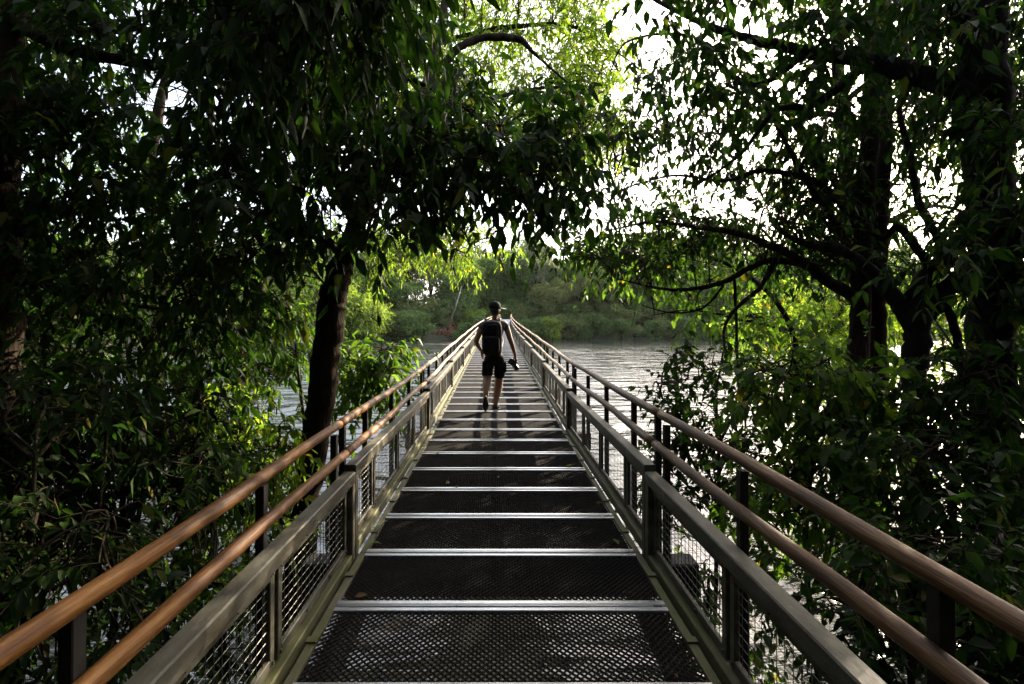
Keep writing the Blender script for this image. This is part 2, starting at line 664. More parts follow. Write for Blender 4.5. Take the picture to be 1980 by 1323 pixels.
# far, small segments: one deck section and two railing sections each
def far_meshes():
    out = {}
    bm = bmesh.new()
    for q in range(6):
        for src, mi, y_ in ((GR, 0, PITCH * (q + .5)), (CB, 1, PITCH * q)):
            n0, v0 = len(bm.faces), len(bm.verts)
            bm.from_mesh(src)
            bm.faces.ensure_lookup_table()
            bm.verts.ensure_lookup_table()
            for f in bm.faces[n0:]:
                f.material_index = mi
            for v in bm.verts[v0:]:
                v.co.y += y_
    me = bpy.data.meshes.new('deck_section')
    bm.to_mesh(me)
    bm.free()
    me.materials.append(M['grating']); me.materials.append(M['aluminium'])
    out['deck'] = me
    for s in (-1, 1):
        bm = bmesh.new()
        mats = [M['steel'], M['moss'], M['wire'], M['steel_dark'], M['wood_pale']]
        P = RP[s]
        lst = [(P['top_rail'], 0), (P['bottom_rail'], 1), (P['end_post_near'], 0), (P['end_post_far'], 0)]
        lst += [(P['panel_%d' % q][0], None) for q in range(4)]
        lst += [(p, 3) for p in P['posts']] + [(p, 4) for p in P['poles']]
        for me, mi in lst:
            n0 = len(bm.faces)
            bm.from_mesh(me)
            bm.faces.ensure_lookup_table()
            for f in bm.faces[n0:]:
                f.material_index = mi if mi is not None else (0 if f.material_index == 0 else 2)
        me = bpy.data.meshes.new('railing_section')
        bm.to_mesh(me)
        bm.free()
        for m_ in mats:
            me.materials.append(m_)
        out[s] = me
    return out


FM = far_meshes()
for k in range(KNEAR, K1 + 1):
    a, d, pit, yaw = seg_frame(k)
    link('deck_section', FM['deck'], None, bridge, a, (pit, 0, yaw))
    for s in (-1, 1):
        link('railing_section', FM[s], None, bridge, a + Vector((0, 0, .019)), (pit - .038 / SEG, 0, yaw))
# cross beams and piles at the joints, long girders below
pm, cm = MB(), MB()
cm.xbar(.0, -.13, .16, .20, -1.2, 1.2, .01)
cmesh = cm.mesh('cross_beam')
for s in (-1, 1):
    pm.tube([(s * .7, .0, -.23), (s * .72, 0, -3.9)], .085, 10)
pmesh = pm.mesh('pile_pair', True)
gm = MB()
for s in (-1, 1):
    gm.beam(s * .78, -.12, .06, .17, .09, SEG - .09, .004)
gmesh = gm.mesh('girder_pair')
for k in range(K0, K1 + 1):
    a, d, pit, yaw = seg_frame(k)
    link('cross_beam', cmesh, M['steel_dark'], bridge, a, (0, 0, yaw))
    if k % 3 == 0 and k > 0:
        link('pile_pair', pmesh, M['concrete'], bridge, a, (0, 0, yaw))
    link('girder_pair', gmesh, M['steel_dark'], bridge, a, (pit, 0, yaw))


# ------------------------------------------------------------------ foliage
def leaf_geo(P, D, L, W, rng, detail=2, droop=.16, fold=.22):
    n = len(P)
    L = L[:, None]; W = W[:, None]
    D = nrm(D)
    up = nrm(np.array([0, 0, 1.]) + rng.normal(0, .55, (n, 3)))
    S = nrm(np.cross(D, up))
    N = np.cross(S, D)
    dn = np.array([0, 0, -1.])
    if detail == 2:
        m1 = P + D * L * .34 + N * L * .02
        m2 = P + D * L * .70 + dn * L * droop * .35
        a1 = m1 + S * W * .5 + N * W * fold
        b1 = m1 - S * W * .5 + N * W * fold
        a2 = m2 + S * W * .36 + N * W * fold * .6
        b2 = m2 - S * W * .36 + N * W * fold * .6
        tip = P + D * L + dn * L * droop
        V = np.stack([P, a1, m1, b1, a2, m2, b2, tip], 1).reshape(-1, 3)
        b = (np.arange(n) * 8)[:, None]
        T = np.concatenate([b + np.array([0, 2, 1]), b + np.array([0, 3, 2]), b + np.array([5, 7, 4]), b + np.array([5, 6, 7])])
        Q = np.concatenate([b + np.array([2, 5, 4, 1]), b + np.array([2, 3, 6, 5])])
        return V, [T, Q]
    m1 = P + D * L * .45
    a1 = m1 + S * W * .5 + N * W * fold
    b1 = m1 - S * W * .5 + N * W * fold
    tip = P + D * L + dn * L * droop
    V = np.stack([P, a1, tip, b1], 1).reshape(-1, 3)
    b = (np.arange(n) * 4)[:, None]
    return V, [np.concatenate([b + np.array([0, 2, 1]), b + np.array([0, 3, 2])])]


def tubes_geo(pts, rad, sides=4):
    """pts (n,k,3) rad (n,k)"""
    n, k, _ = pts.shape
    t = np.empty_like(pts)
    t[:, 1:-1] = pts[:, 2:] - pts[:, :-2]
    t[:, 0] = pts[:, 1] - pts[:, 0]
    t[:, -1] = pts[:, -1] - pts[:, -2]
    t = nrm(t)
    ref = np.where(np.abs(t[:, :1, 2:3]) < .85, np.array([0, 0, 1.]), np.array([1., 0, 0]))
    u = nrm(np.cross(t, np.broadcast_to(ref, t.shape)))
    w = np.cross(t, u)
    an = np.arange(sides) * 2 * np.pi / sides
    V = pts[:, :, None] + rad[:, :, None, None] * (u[:, :, None] * np.cos(an)[None, None, :, None] + w[:, :, None] * np.sin(an)[None, None, :, None])
    idx = np.arange(n * k * sides).reshape(n, k, sides)
    A = idx[:, :-1, :]
    Bq = np.roll(A, -1, axis=2)
    C_ = np.roll(idx[:, 1:, :], -1, axis=2)
    D_ = idx[:, 1:, :]
    return V.reshape(-1, 3), np.stack([A, Bq, C_, D_], -1).reshape(-1, 4)


def spline(pts, rads, per=7, rng=None, jit=0.0):
    """Catmull-Rom through the points"""
    P = np.asarray(pts, float)
    n = len(P)
    out, ro = [], []
    for i_ in range(n - 1):
        p0, p1, p2, p3 = P[max(i_ - 1, 0)], P[i_], P[i_ + 1], P[min(i_ + 2, n - 1)]
        for j in range(per):
            t = j / per
            out.append(.5 * ((2 * p1) + (-p0 + p2) * t + (2 * p0 - 5 * p1 + 4 * p2 - p3) * t ** 2 + (-p0 + 3 * p1 - 3 * p2 + p3) * t ** 3))
            ro.append(rads[i_] * (1 - t) + rads[i_ + 1] * t)
    out.append(P[-1]); ro.append(rads[-1])
    out = np.array(out)
    if rng is not None and jit:
        out[1:-1] += rng.normal(0, jit, (len(out) - 2, 3)) * np.minimum(np.array(ro)[1:-1, None] * 8, 1)
    return out, np.array(ro)


class Plant:
    def __init__(s, seed):
        s.rng = np.random.default_rng(seed)
        s.trunk = MB()
        s.nodes = []
        s.nrad = []
        s.tp, s.tr = [], []        # branch tubes (groups with the same k)
        s.lv = []                  # leaf arrays
        s.base = None

    def limb(s, pts, rads, sides=10, jit=.012, rough=.06):
        P, r = spline(pts, rads, 8, s.rng, jit)
        r = r * (1 + s.rng.normal(0, rough, len(r)))
        s.trunk.tube(P, r, sides)
        s.nodes.append(P); s.nrad.append(r)
        if s.base is None:
            s.base = P[0]

    def allnodes(s):
        return np.concatenate(s.nodes)

    def clump(s, c, r, n, ll, lw=.3, per=10, droop=.55, tl=(2.2, 4.2), conn=.7, br=.011, hub=None, up=0.0):
        """twigs with leaves filling an ellipsoid round c, hung on the nearest limb"""
        rng = s.rng
        c = np.asarray(c, float)
        r = np.asarray(r if hasattr(r, '__len__') else (r, r, r * .75), float)
        nd = s.allnodes()
        if hub is None:
            dd = np.linalg.norm(nd - (c + np.array([0, 0, -.3])), axis=1) + rng.uniform(0, .25, len(nd))
            hub = nd[np.argmin(dd)]
        # clump branch from the limb
        k = 7
        t = np.linspace(0, 1, k)[:, None]
        dist = np.linalg.norm(c - hub)
        bow = np.array([0, 0, 1.]) * dist * .12 + rng.normal(0, .07, 3) * dist
        B = hub + (c - hub) * t + bow * (4 * t * (1 - t)) + rng.normal(0, .012, (k, 3)) * np.sin(np.pi * t)
        rb = np.linspace(br * (1 + dist * .25), br * .45, k)
        s.tp.append(B[None]); s.tr.append(rb[None])
        # twigs
        q = nrm(rng.normal(0, 1, (n, 3))) * rng.uniform(.15, 1, (n, 1)) ** .5
        p0 = c + q * r
        d = nrm(q * .55 + rng.normal(0, .5, (n, 3)) + np.array([0, 0, -.15 + up]))
        tl_ = ll * rng.uniform(tl[0], tl[1], n)
        k = 4
        tt = np.linspace(0, 1, k)
        grav = np.array([0, 0, -1.]) * droop * .5
        pts = p0[:, None] + d[:, None] * (tl_[:, None] * tt)[:, :, None] + grav * (tl_[:, None] * tt ** 2)[:, :, None]
        s.tp.append(pts); s.tr.append(np.broadcast_to(np.linspace(.0036, .0016, k) * (.6 + ll * 4), (n, k)))
        # connectors
        m = rng.random(n) < conn
        if m.any():
            src = B[rng.integers(2, len(B), m.sum())]
            dst = p0[m]
            k = 5
            t = np.linspace(0, 1, k)[None, :, None]
            ln = np.linalg.norm(dst - src, axis=1)[:, None, None]
            bow = rng.normal(0, .12, (m.sum(), 1, 3)) * ln + np.array([0, 0, .1]) * ln
            C_ = src[:, None] + (dst - src)[:, None] * t + bow * 4 * t * (1 - t)
            s.tp.append(C_); s.tr.append(np.broadcast_to(np.linspace(.0075, .0035, k) * (.6 + ll * 4), (m.sum(), k)))
        # leaves
        u = (np.arange(per) + .5) / per
        u = np.clip(u[None] * .95 + rng.normal(0, .04, (n, per)) + .05, .02, 1)
        LP = p0[:, None] + d[:, None] * (tl_[:, None] * u)[:, :, None] + grav * (tl_[:, None] * u ** 2)[:, :, None]
        tang = d[:, None] + 2 * grav * u[:, :, None]
        side = nrm(np.cross(d, np.array([0, 0, 1.]) + rng.normal(0, .2, (n, 3))))
        sgn = np.where(np.arange(per) % 2 == 0, 1, -1)[None, :, None]
        LD = tang * .55 + side[:, None] * sgn * .65 + np.array([0, 0, -1.]) * droop + rng.normal(0, .33, (n, per, 3)) + np.array([0, 0, up])
        L = ll * rng.uniform(.45, 1.3, (n, per))
        s.lv.append((LP.reshape(-1, 3), LD.reshape(-1, 3), L.ravel(), (L * lw * rng.uniform(.65, 1.4, L.shape)).ravel()))

    def fill(s, px, py, dep, n, r, tw, ll, **kw):
        rng = s.rng
        nx_ = max(1, int(round(math.sqrt(n * (px[1] - px[0]) / max(1, (py[1] - py[0]))))))
        cells = []
        ny_ = max(1, int(math.ceil(n / nx_)))
        for a_ in range(nx_):
            for b_ in range(ny_):
                cells.append((a_, b_))
        rng.shuffle(cells)
        for a_, b_ in cells[:n]:
            u = (a_ + rng.uniform(0, 1)) / nx_
            v = (b_ + rng.uniform(0, 1)) / ny_
            d_ = rng.uniform(*dep)
            c = at(px[0] + u * (px[1] - px[0]), py[0] + v * (py[1] - py[0]), d_)
            rr = r * rng.uniform(.75, 1.3)
            s.clump(c, (rr, rr, rr * .8), tw, ll, **kw)

    def build(s, name, label, cat, leaf, bark, group=None, detail=2, fold=.22):
        root = empty(name, s.base, label, cat, group)
        off = -np.asarray(s.base)
        s.trunk.v = [tuple(np.asarray(v) + off) for v in s.trunk.v]
        link('trunk' if cat == 'tree' else 'stem', s.trunk.mesh('trunk', True), M[bark], root)
        if s.tp:
            V, Q, b = [], [], 0
            for p, r in zip(s.tp, s.tr):
                v, q = tubes_geo(np.asarray(p), np.asarray(r), 4)
                V.append(v); Q.append(q + b); b += len(v)
            link('branches', np_mesh('branches', np.concatenate(V) + off, Q), M['twig'], root)
        if s.lv:
            P, D, L, W = (np.concatenate([x[i_] for x in s.lv]) for i_ in range(4))
            V, F_ = leaf_geo(P, D, L, W, s.rng, detail, fold=fold)
            link('crown' if cat == 'tree' else 'foliage', np_mesh('crown', V + off, F_), M[leaf], root)
            global NLEAF
            NLEAF += len(P)
        return root


NLEAF = 0


def g(px, py, d, z=None):
    p = at(px, py, d)
    if z is not None:
        p[2] = z
    return p


# ---- left side trees
t = Plant(101)      # big trunk at the left edge
t.limb([(-5.1, 5.1, -2.7), (-4.88, 5.1, -1.2), g(-2, 700, 5.1), g(-5, 450, 5.1), g(5, 200, 5.1), g(12, -60, 5.1), g(30, -420, 5.2), g(60, -800, 5.4)], [.27, .21, .18, .17, .165, .15, .12, .07], 16)
t.limb([g(12, 30, 5.1), g(134, 94, 5.0), g(348, 134, 5.2), g(435, 141, 5.4), g(560, 120, 5.7)], [.09, .065, .045, .032, .012], 8)
t.limb([g(348, 134, 5.2), g(385, 200, 5.2), g(400, 250, 5.3), g(440, 310, 5.4)], [.03, .022, .017, .008], 6)
t.limb([g(5, 200, 5.1), g(130, 230, 5.4), g(220, 270, 5.8), g(300, 310, 5.9), g(328, 417, 6.0), g(365, 455, 6.0), g(420, 540, 6.1)], [.07, .05, .04, .03, .024, .02, .01], 7)
t.limb([g(0, 480, 5.1), g(100, 560, 5.3), g(260, 590, 5.6), g(420, 610, 5.9)], [.06, .04, .028, .01], 7)
t.limb([g(20, -60, 5.1), g(180, -140, 4.6), g(360, -160, 4.3), g(500, -120, 4.2)], [.08, .05, .035, .012], 7)
t.fill((-90, 440), (-150, 430), (4.0, 6.6), 30, .45, 20, .15, lw=.42, droop=.55)
t.fill((-90, 500), (400, 740), (4.6, 7.0), 30, .48, 22, .14, lw=.34, droop=.6)
t.build('broadleaf_tree', 'dark broadleaf tree with thick trunk at the left edge of the photo', 'tree', 'leaf_dark', 'bark')

t = Plant(102)      # leaning tree beside the left rail
t.limb([(-2.2, 5.3, -2.75), g(588, 1000, 5.35), g(607, 880, 5.4), g(628, 720, 5.5), g(642, 600, 5.55), g(655, 530, 5.65), g(690, 440, 5.9), g(735, 330, 6.8), g(815, 196, 8.2), g(850, 60, 9.6), g(880, -120, 10.6)],
       [.185, .143, .138, .138, .148, .138, .11, .12, .11, .085, .04], 16, .01)
t.limb([g(690, 440, 5.9), g(660, 360, 5.7), g(600, 240, 5.4), g(560, 120, 5.2), g(520, -60, 5.1)], [.085, .07, .055, .04, .02], 9)
t.limb([g(740, 320, 6.9), g(700, 215, 6.2), g(640, 110, 5.6), g(560, 20, 5.0)], [.06, .045, .03, .012], 7)
t.limb([g(815, 196, 8.2), g(870, 110, 8.4), g(925, 76, 8.5), g(1000, 76, 8.6), g(1040, 110, 8.8), g(1120, 180, 9.2)], [.06, .062, .066, .06, .025, .01], 9)
t.limb([g(735, 330, 6.8), g(800, 300, 6.2), g(900, 290, 5.7), g(1010, 300, 5.5), g(1090, 320, 5.4)], [.055, .04, .03, .02, .008], 7)
t.limb([g(700, 140, 5.2), g(780, 150, 5.3), g(860, 185, 5.4), g(940, 240, 5.5), g(1000, 290, 5.5)], [.03, .026, .02, .015, .007], 6)
t.limb([g(815, 196, 8.2), g(900, 200, 8.6), g(1050, 170, 9.6), g(1180, 170, 10.6)], [.05, .04, .03, .012], 7)
t.fill((400, 760), (-150, 420), (4.4, 6.6), 26, .42, 19, .155, lw=.42, droop=.55)
t.fill((720, 1050), (205, 385), (4.6, 6.6), 19, .36, 15, .155, lw=.42, droop=.55)
t.fill((1030, 1110), (230, 340), (4.8, 6.0), 5, .3, 16, .15, lw=.42, droop=.55)
t.fill((740, 900), (40, 200), (5.4, 7.0), 4, .34, 14, .15, lw=.42, droop=.55)
t.build('leaning_tree', 'slender dark tree leaning right just outside the left railing', 'tree', 'leaf_dark', 'bark')

t = Plant(103)      # sunlit tree behind the leaning one: fine yellow-green crown over the bridge
t.limb([(-6.2, 12.4, -2.8), g(470, 700, 12.4), g(520, 480, 12.3), g(600, 300, 12.0), g(720, 120, 11.6), g(820, -40, 11.4), g(880, -240, 11.4)], [.24, .2, .18, .16, .13, .09, .04], 12)
t.limb([g(600, 300, 12.0), g(720, 260, 11.4), g(860, 250, 11.0), g(1000, 260, 10.8), g(1120, 280, 10.6), g(1190, 330, 10.5)], [.09, .07, .055, .04, .025, .01], 8)
t.limb([g(720, 120, 11.6), g(860, 80, 11.2), g(1000, 50, 11), g(1130, 60, 11), g(1210, 160, 11)], [.08, .065, .05, .035, .012], 8)
t.limb([g(600, 300, 12.0), g(690, 400, 11.4), g(800, 450, 11), g(900, 490, 10.8)], [.05, .035, .025, .01], 7)
t.fill((720, 1190), (-90, 280), (9.6, 12.5), 96, .5, 26, .135, droop=.45, lw=.3)
t.fill((1060, 1210), (130, 330), (9.8, 11.8), 16, .42, 24, .12, droop=.45, lw=.3)
t.fill((690, 930), (420, 530), (9.8, 11.5), 15, .36, 24, .11, droop=.5, lw=.26)
t.clump(g(1075, 340, 10.4), .4, 16, .11)
t.clump(g(960, 460, 11), .2, 12, .11)
t.clump(g(990, 480, 11), .2, 12, .11)
t.build('sunlit_tree', 'tall tree with a sunlit yellow green crown reaching over the bridge, top centre', 'tree', 'leaf_bright', 'bark')

t = Plant(104)      # tree behind on the left
t.limb([(-8.6, 12.5, -2.8), g(290, 800, 12.4), g(310, 560, 12.3), g(290, 330, 12.2), g(330, 100, 12), g(360, -100, 12)], [.22, .19, .17, .14, .1, .04], 10)
t.limb([g(310, 560, 12.3), g(400, 520, 11.6), g(520, 520, 11), g(620, 540, 10.6)], [.07, .05, .035, .012], 7)
t.limb([g(290, 400, 12.2), g(180, 370, 12), g(60, 400, 11.6)], [.07, .05, .015], 7)
t.fill((20, 640), (230, 520), (10, 14), 30, .7, 26, .13, droop=.5)
t.fill((60, 640), (500, 700), (9.5, 13), 24, .6, 26, .12, droop=.5)
t.build('broadleaf_tree', 'mid green tree half hidden behind the left canopy, sky showing through its crown', 'tree', 'leaf_mid', 'bark')


def shrub(seed, name, label, stems, fills, leaf, detail=2, cat='shrub', **kw):
    p = Plant(seed)
    for pts, r in stems:
        p.limb(pts, r, 6, .01)
    for f in fills:
        f = list(f)
        o = f.pop() if isinstance(f[-1], dict) else {}
        p.fill(*f, **{**kw, **o})
    return p.build(name, label, cat, leaf, 'twig', None, detail)


GRP = 'shrubs growing along the bridge'
shrub(201, 'leafy_shrub', 'bright green shrub on both sides of the leaning trunk by the water',
      [([(-2.7, 8.2, -2.8), g(640, 900, 8.0), g(690, 780, 8.0), g(740, 700, 8.1)], [.035, .028, .02, .008]),
       ([(-2.9, 8.2, -2.8), g(590, 850, 7.9), g(575, 700, 7.9), g(560, 560, 8)], [.035, .028, .02, .008]),
       ([g(640, 740, 8.0), g(700, 690, 8), g(770, 700, 8)], [.02, .015, .006])],
      [((665, 775), (665, 720), (7.2, 8.6), 6, .24, 15, .15), ((655, 760), (720, 790), (7.2, 8.6), 5, .22, 13, .14),
       ((460, 600), (560, 760), (7.4, 8.8), 9, .28, 15, .15)], 'leaf_mid', lw=.4, droop=.5)
shrub(202, 'leafy_shrub', 'sunlit shrub with narrow yellow green leaves beyond the left handrails',
      [([(-2.9, 5.6, -2.8), g(480, 1050, 5.6), g(470, 900, 5.6), g(500, 780, 5.6)], [.03, .024, .018, .007]),
       ([g(480, 1050, 5.6), g(520, 940, 5.5), g(540, 850, 5.4)], [.022, .016, .006]),
       ([g(300, 1080, 5.0), g(400, 960, 5.2), g(440, 900, 5.3), g(540, 860, 5.6)], [.03, .024, .02, .008])],
      [((340, 545), (790, 950), (4.9, 6.2), 17, .27, 17, .115), ((330, 560), (940, 1080), (4.4, 5.6), 8, .24, 14, .1)], 'leaf_bright', lw=.32, droop=.55)
shrub(203, 'leafy_shrub', 'dense dark shrub filling the lower left behind the upper handrail',
      [([(-3.4, 4.3, -2.8), g(230, 1100, 4.3), g(240, 900, 4.3), g(260, 760, 4.3)], [.03, .025, .018, .007]),
       ([g(230, 1100, 4.3), g(330, 980, 4.2), g(390, 880, 4.2)], [.02, .015, .006])],
      [((130, 430), (730, 1040), (3.7, 5.0), 17, .30, 17, .12), ((150, 420), (1020, 1180), (3.3, 4.2), 8, .22, 12, .1)], 'leaf_dark', lw=.34, droop=.5)
shrub(204, 'leafy_shrub', 'nearest dark shrub in the bottom left corner beside the handrail',
      [([(-3.0, 2.9, -2.8), g(40, 1200, 3.0), g(60, 1000, 3.0), g(70, 850, 3.1)], [.025, .02, .015, .006]),
       ([g(40, 1200, 3.0), g(140, 1080, 3.0), g(190, 1000, 3.0)], [.02, .014, .006])],
      [((-90, 190), (740, 1120), (2.7, 3.7), 20, .25, 18, .1), ((-80, 320), (1120, 1330), (2.3, 3.2), 8, .18, 11, .085)], 'leaf_dark', lw=.36, droop=.45)
shrub(205, 'leafy_shrub', 'small sprawling shrub low over the water seen under the left handrails',
      [([(-1.9, 3.4, -2.8), g(430, 1300, 3.4), g(440, 1180, 3.5)], [.02, .015, .005]),
       ([g(430, 1300, 3.4), g(330, 1240, 3.3), g(250, 1230, 3.2)], [.014, .01, .004])],
      [((220, 520), (1120, 1330), (2.9, 4.0), 11, .2, 10, .075)], 'leaf_mid', lw=.4, droop=.4)

# ---- right side trees
t = Plant(301)      # big trunk right
t.limb([(4.75, 4.7, -2.8), (4.62, 4.7, -1.6), g(1935, 1000, 4.7), g(1915, 700, 4.7), g(1918, 450, 4.7), g(1905, 200, 4.75), g(1892, -60, 4.8), g(1880, -400, 5.0), g(1860, -700, 5.2)], [.25, .205, .178, .16, .168, .175, .16, .12, .06], 18)
t.limb([g(1890, 190, 4.75), g(1790, 150, 5.0), g(1680, 118, 5.3), g(1560, 100, 5.6), g(1450, 75, 5.8), g(1370, 50, 6.0), g(1290, 12, 6.1), g(1230, -20, 6.2)], [.11, .1, .085, .065, .05, .04, .028, .012], 10)
t.limb([g(1560, 100, 5.6), g(1480, 160, 5.7), g(1420, 150, 5.9), g(1330, 70, 6.2), g(1215, 80, 6.4), g(1180, 140, 6.5)], [.04, .035, .028, .02, .014, .005], 7)
t.limb([g(1680, 118, 5.3), g(1580, 200, 5.5), g(1500, 215, 5.8), g(1430, 300, 6.1), g(1330, 370, 6.4)], [.05, .04, .032, .02, .008], 7)
t.limb([g(1892, -30, 4.8), g(1780, -80, 5.0), g(1640, -60, 5.2), g(1500, -100, 5.4)], [.08, .06, .04, .012], 8)
t.limb([g(1915, 480, 4.7), g(1985, 480, 4.9), g(2080, 440, 5.2)], [.1, .085, .03], 8)
t.fill((1230, 1640), (-120, 200), (4.9, 7.0), 21, .24, 13, .14, lw=.42, droop=.55, per=8)
t.fill((1600, 1990), (-120, 240), (4.6, 7.0), 17, .34, 18, .14, lw=.33, droop=.7)
t.fill((1940, 2100), (100, 700), (4.2, 6), 14, .42, 24, .125, droop=.7)
t.fill((1800, 2010), (-40, 640), (3.9, 4.5), 9, .28, 12, .13, lw=.4, droop=.5)
t.build('broadleaf_tree', 'thick pale blotched trunk near the right edge with its dark leafy crown', 'tree', 'leaf_dark', 'bark_grey')

t = Plant(302)      # twin slender stems
t.limb([(4.72, 6.7, -2.8), g(1655, 900, 6.7), g(1660, 690, 6.7), g(1665, 560, 6.7), g(1672, 400, 6.7), g(1685, 200, 6.7), g(1695, 0, 6.7), g(1705, -300, 6.7)], [.15, .125, .12, .115, .11, .105, .095, .06], 12)
t.limb([(4.95, 6.9, -2.8), g(1698, 900, 6.9), g(1697, 700, 6.9), g(1694, 560, 6.9), g(1700, 420, 6.9), g(1712, 240, 6.9), g(1710, 60, 6.9), g(1725, -200, 6.9)], [.16, .135, .125, .12, .112, .08, .07, .04], 12)
t.limb([g(1660, 580, 6.7), g(1590, 535, 6.6), g(1540, 500, 6.6), g(1440, 455, 6.8), g(1350, 440, 7.0), g(1260, 430, 7.2), g(1170, 448, 7.5)], [.085, .075, .06, .045, .03, .022, .008], 8)
t.limb([g(1560, 512, 6.6), g(1480, 505, 6.9), g(1400, 545, 7.1), g(1330, 560, 7.3), g(1270, 557, 7.5), g(1190, 538, 7.8)], [.05, .042, .034, .028, .02, .007], 8)
t.limb([g(1500, 500, 6.8), g(1470, 555, 6.8), g(1420, 600, 6.8), g(1400, 640, 6.8), g(1405, 700, 6.8)], [.034, .03, .026, .02, .012], 7)
t.limb([g(1420, 540, 7.0), g(1424, 640, 7.0), g(1428, 760, 6.9)], [.02, .02, .012], 6)
t.limb([g(1400, 550, 7.1), g(1360, 595, 7.2), g(1300, 605, 7.3), g(1240, 590, 7.4)], [.02, .018, .012, .006], 6)
t.limb([g(1670, 450, 6.7), g(1590, 360, 6.8), g(1480, 330, 7.0), g(1400, 350, 7.2), g(1300, 340, 7.5), g(1190, 370, 7.8)], [.06, .05, .038, .028, .018, .007], 8)
t.limb([g(1680, 260, 6.7), g(1600, 220, 7.0), g(1520, 235, 7.3), g(1440, 200, 7.6), g(1340, 190, 8)], [.05, .04, .03, .02, .008], 7)
t.limb([g(1668, 520, 6.7), g(1620, 440, 6.6), g(1560, 350, 6.5), g(1500, 240, 6.4), g(1440, 140, 6.4)], [.045, .04, .035, .025, .01], 7)
t.fill((1180, 1660), (180, 440), (6.6, 8.6), 27, .26, 14, .14, lw=.42, droop=.55, per=8)
t.fill((1080, 1420), (395, 500), (8.0, 10), 10, .28, 14, .15, lw=.42, droop=.5)
t.fill((1450, 1660), (380, 520), (6.8, 8.0), 9, .32, 14, .13, droop=.7)
t.fill((1180, 1640), (180, 560), (6.4, 8), 16, .42, 12, .14, lw=.36, per=2, tl=(3.5, 6.5), droop=.3, conn=1)
t.build('twin_stem_tree', 'tree with two slender side by side stems and low branches drooping left over the water', 'tree', 'leaf_dark', 'bark')

t = Plant(306)      # lighter green tree under the low branches
t.limb([(5.3, 9.3, -2.8), g(1545, 760, 9.2), g(1530, 640, 9.1), g(1480, 560, 9.0), g(1380, 500, 8.9), g(1270, 490, 8.8), g(1160, 520, 8.7)], [.07, .055, .05, .042, .032, .02, .007], 8)
t.limb([g(1530, 640, 9.1), g(1440, 620, 8.9), g(1340, 600, 8.8), g(1260, 610, 8.7)], [.03, .025, .016, .006], 6)
t.limb([g(1480, 560, 9.0), g(1500, 480, 9.2), g(1440, 420, 9.3), g(1370, 400, 9.4)], [.035, .028, .02, .007], 6)
t.fill((1130, 1330), (440, 540), (8.0, 9.8), 8, .25, 13, .14, lw=.4, droop=.65, per=7)
t.fill((1300, 1520), (460, 620), (8.0, 9.8), 11, .28, 14, .14, lw=.4, droop=.65, per=7)
t.build('drooping_tree', 'slender tree with lighter green drooping leaves over the water right of the bridge', 'tree', 'leaf_mid', 'bark')

t = Plant(303)      # forked trunk
t.limb([(4.85, 6.0, -2.8), g(1768, 1000, 6.0), g(1768, 760, 6.0), g(1775, 640, 6.0), g(1782, 560, 6.0), g(1835, 490, 5.9), g(1880, 420, 5.8), g(1900, 300, 5.8), g(1960, 100, 5.8)], [.18, .145, .13, .135, .12, .1, .08, .065, .035], 12)
t.limb([g(1785, 610, 6.0), g(1850, 545, 5.9), g(1920, 500, 5.8), g(2020, 470, 5.8), g(2120, 380, 5.8)], [.12, .11, .095, .08, .04], 10)
t.limb([g(1772, 640, 6.0), g(1730, 580, 6.1), g(1690, 530, 6.2), g(1620, 480, 6.4), g(1550, 470, 6.6), g(1500, 440, 6.8)], [.1, .09, .08, .06, .04, .015], 9)
t.limb([g(1800, 520, 5.9), g(1740, 440, 6.1), g(1705, 460, 6.3), g(1640, 420, 6.6)], [.05, .045, .035, .012], 7)
t.limb([g(1835, 490, 5.9), g(1780, 400, 6), g(1760, 300, 6.1), g(1740, 200, 6.2), g(1790, 80, 6.4)], [.05, .045, .04, .03, .01], 7)
t.limb([g(1820, 570, 5.9), g(1850, 650, 5.9), g(1862, 760, 5.8), g(1870, 860, 5.8)], [.05, .045, .035, .02], 7)
t.fill((1560, 1900), (230, 470), (6.6, 8.2), 16, .25, 14, .13, droop=.65, per=8)
t.fill((1680, 2020), (480, 640), (6.6, 8), 9, .3, 13, .13, droop=.6)
t.fill((1500, 1900), (200, 560), (6.0, 7.6), 14, .45, 14, .14, lw=.36, per=2, tl=(3.5, 6.5), droop=.3, conn=1)
t.build('forked_tree', 'dark tree whose trunk forks low between the twin stems and the pale thick trunk', 'tree', 'leaf_dark', 'bark_grey')

t = Plant(304)      # background tree on the right
t.limb([(11.5, 16.5, -2.8), g(1640, 700, 16.5), g(1640, 400, 16.4), g(1620, 100, 16), g(1600, -200, 16), g(1600, -420, 16)], [.3, .25, .22, .18, .12, .05], 10)
t.limb([g(1640, 400, 16.4), g(1560, 260, 15.5), g(1460, 180, 15), g(1360, 200, 14.6)], [.12, .09, .06, .02], 8)
t.limb([g(1630, 200, 16.2), g(1760, 100, 16.5), g(1900, 40, 17)], [.11, .08, .02], 8)
t.limb([g(1640, 480, 16.4), g(1780, 400, 16.5), g(1900, 420, 17)], [.1, .07, .02], 8)
t.fill((1500, 1980), (-420, 120), (14, 19), 50, 1.0, 30, .17, droop=.5)
t.fill((1500, 2000), (100, 440), (14, 19), 22, .9, 24, .16, droop=.5)
t.fill((1270, 1420), (60, 420), (13, 15), 5, .55, 16, .15, droop=.5)
t.build('tall_tree', 'tall backlit tree standing farther off behind the twin stems on the right', 'tree', 'leaf_mid', 'bark', detail=1)

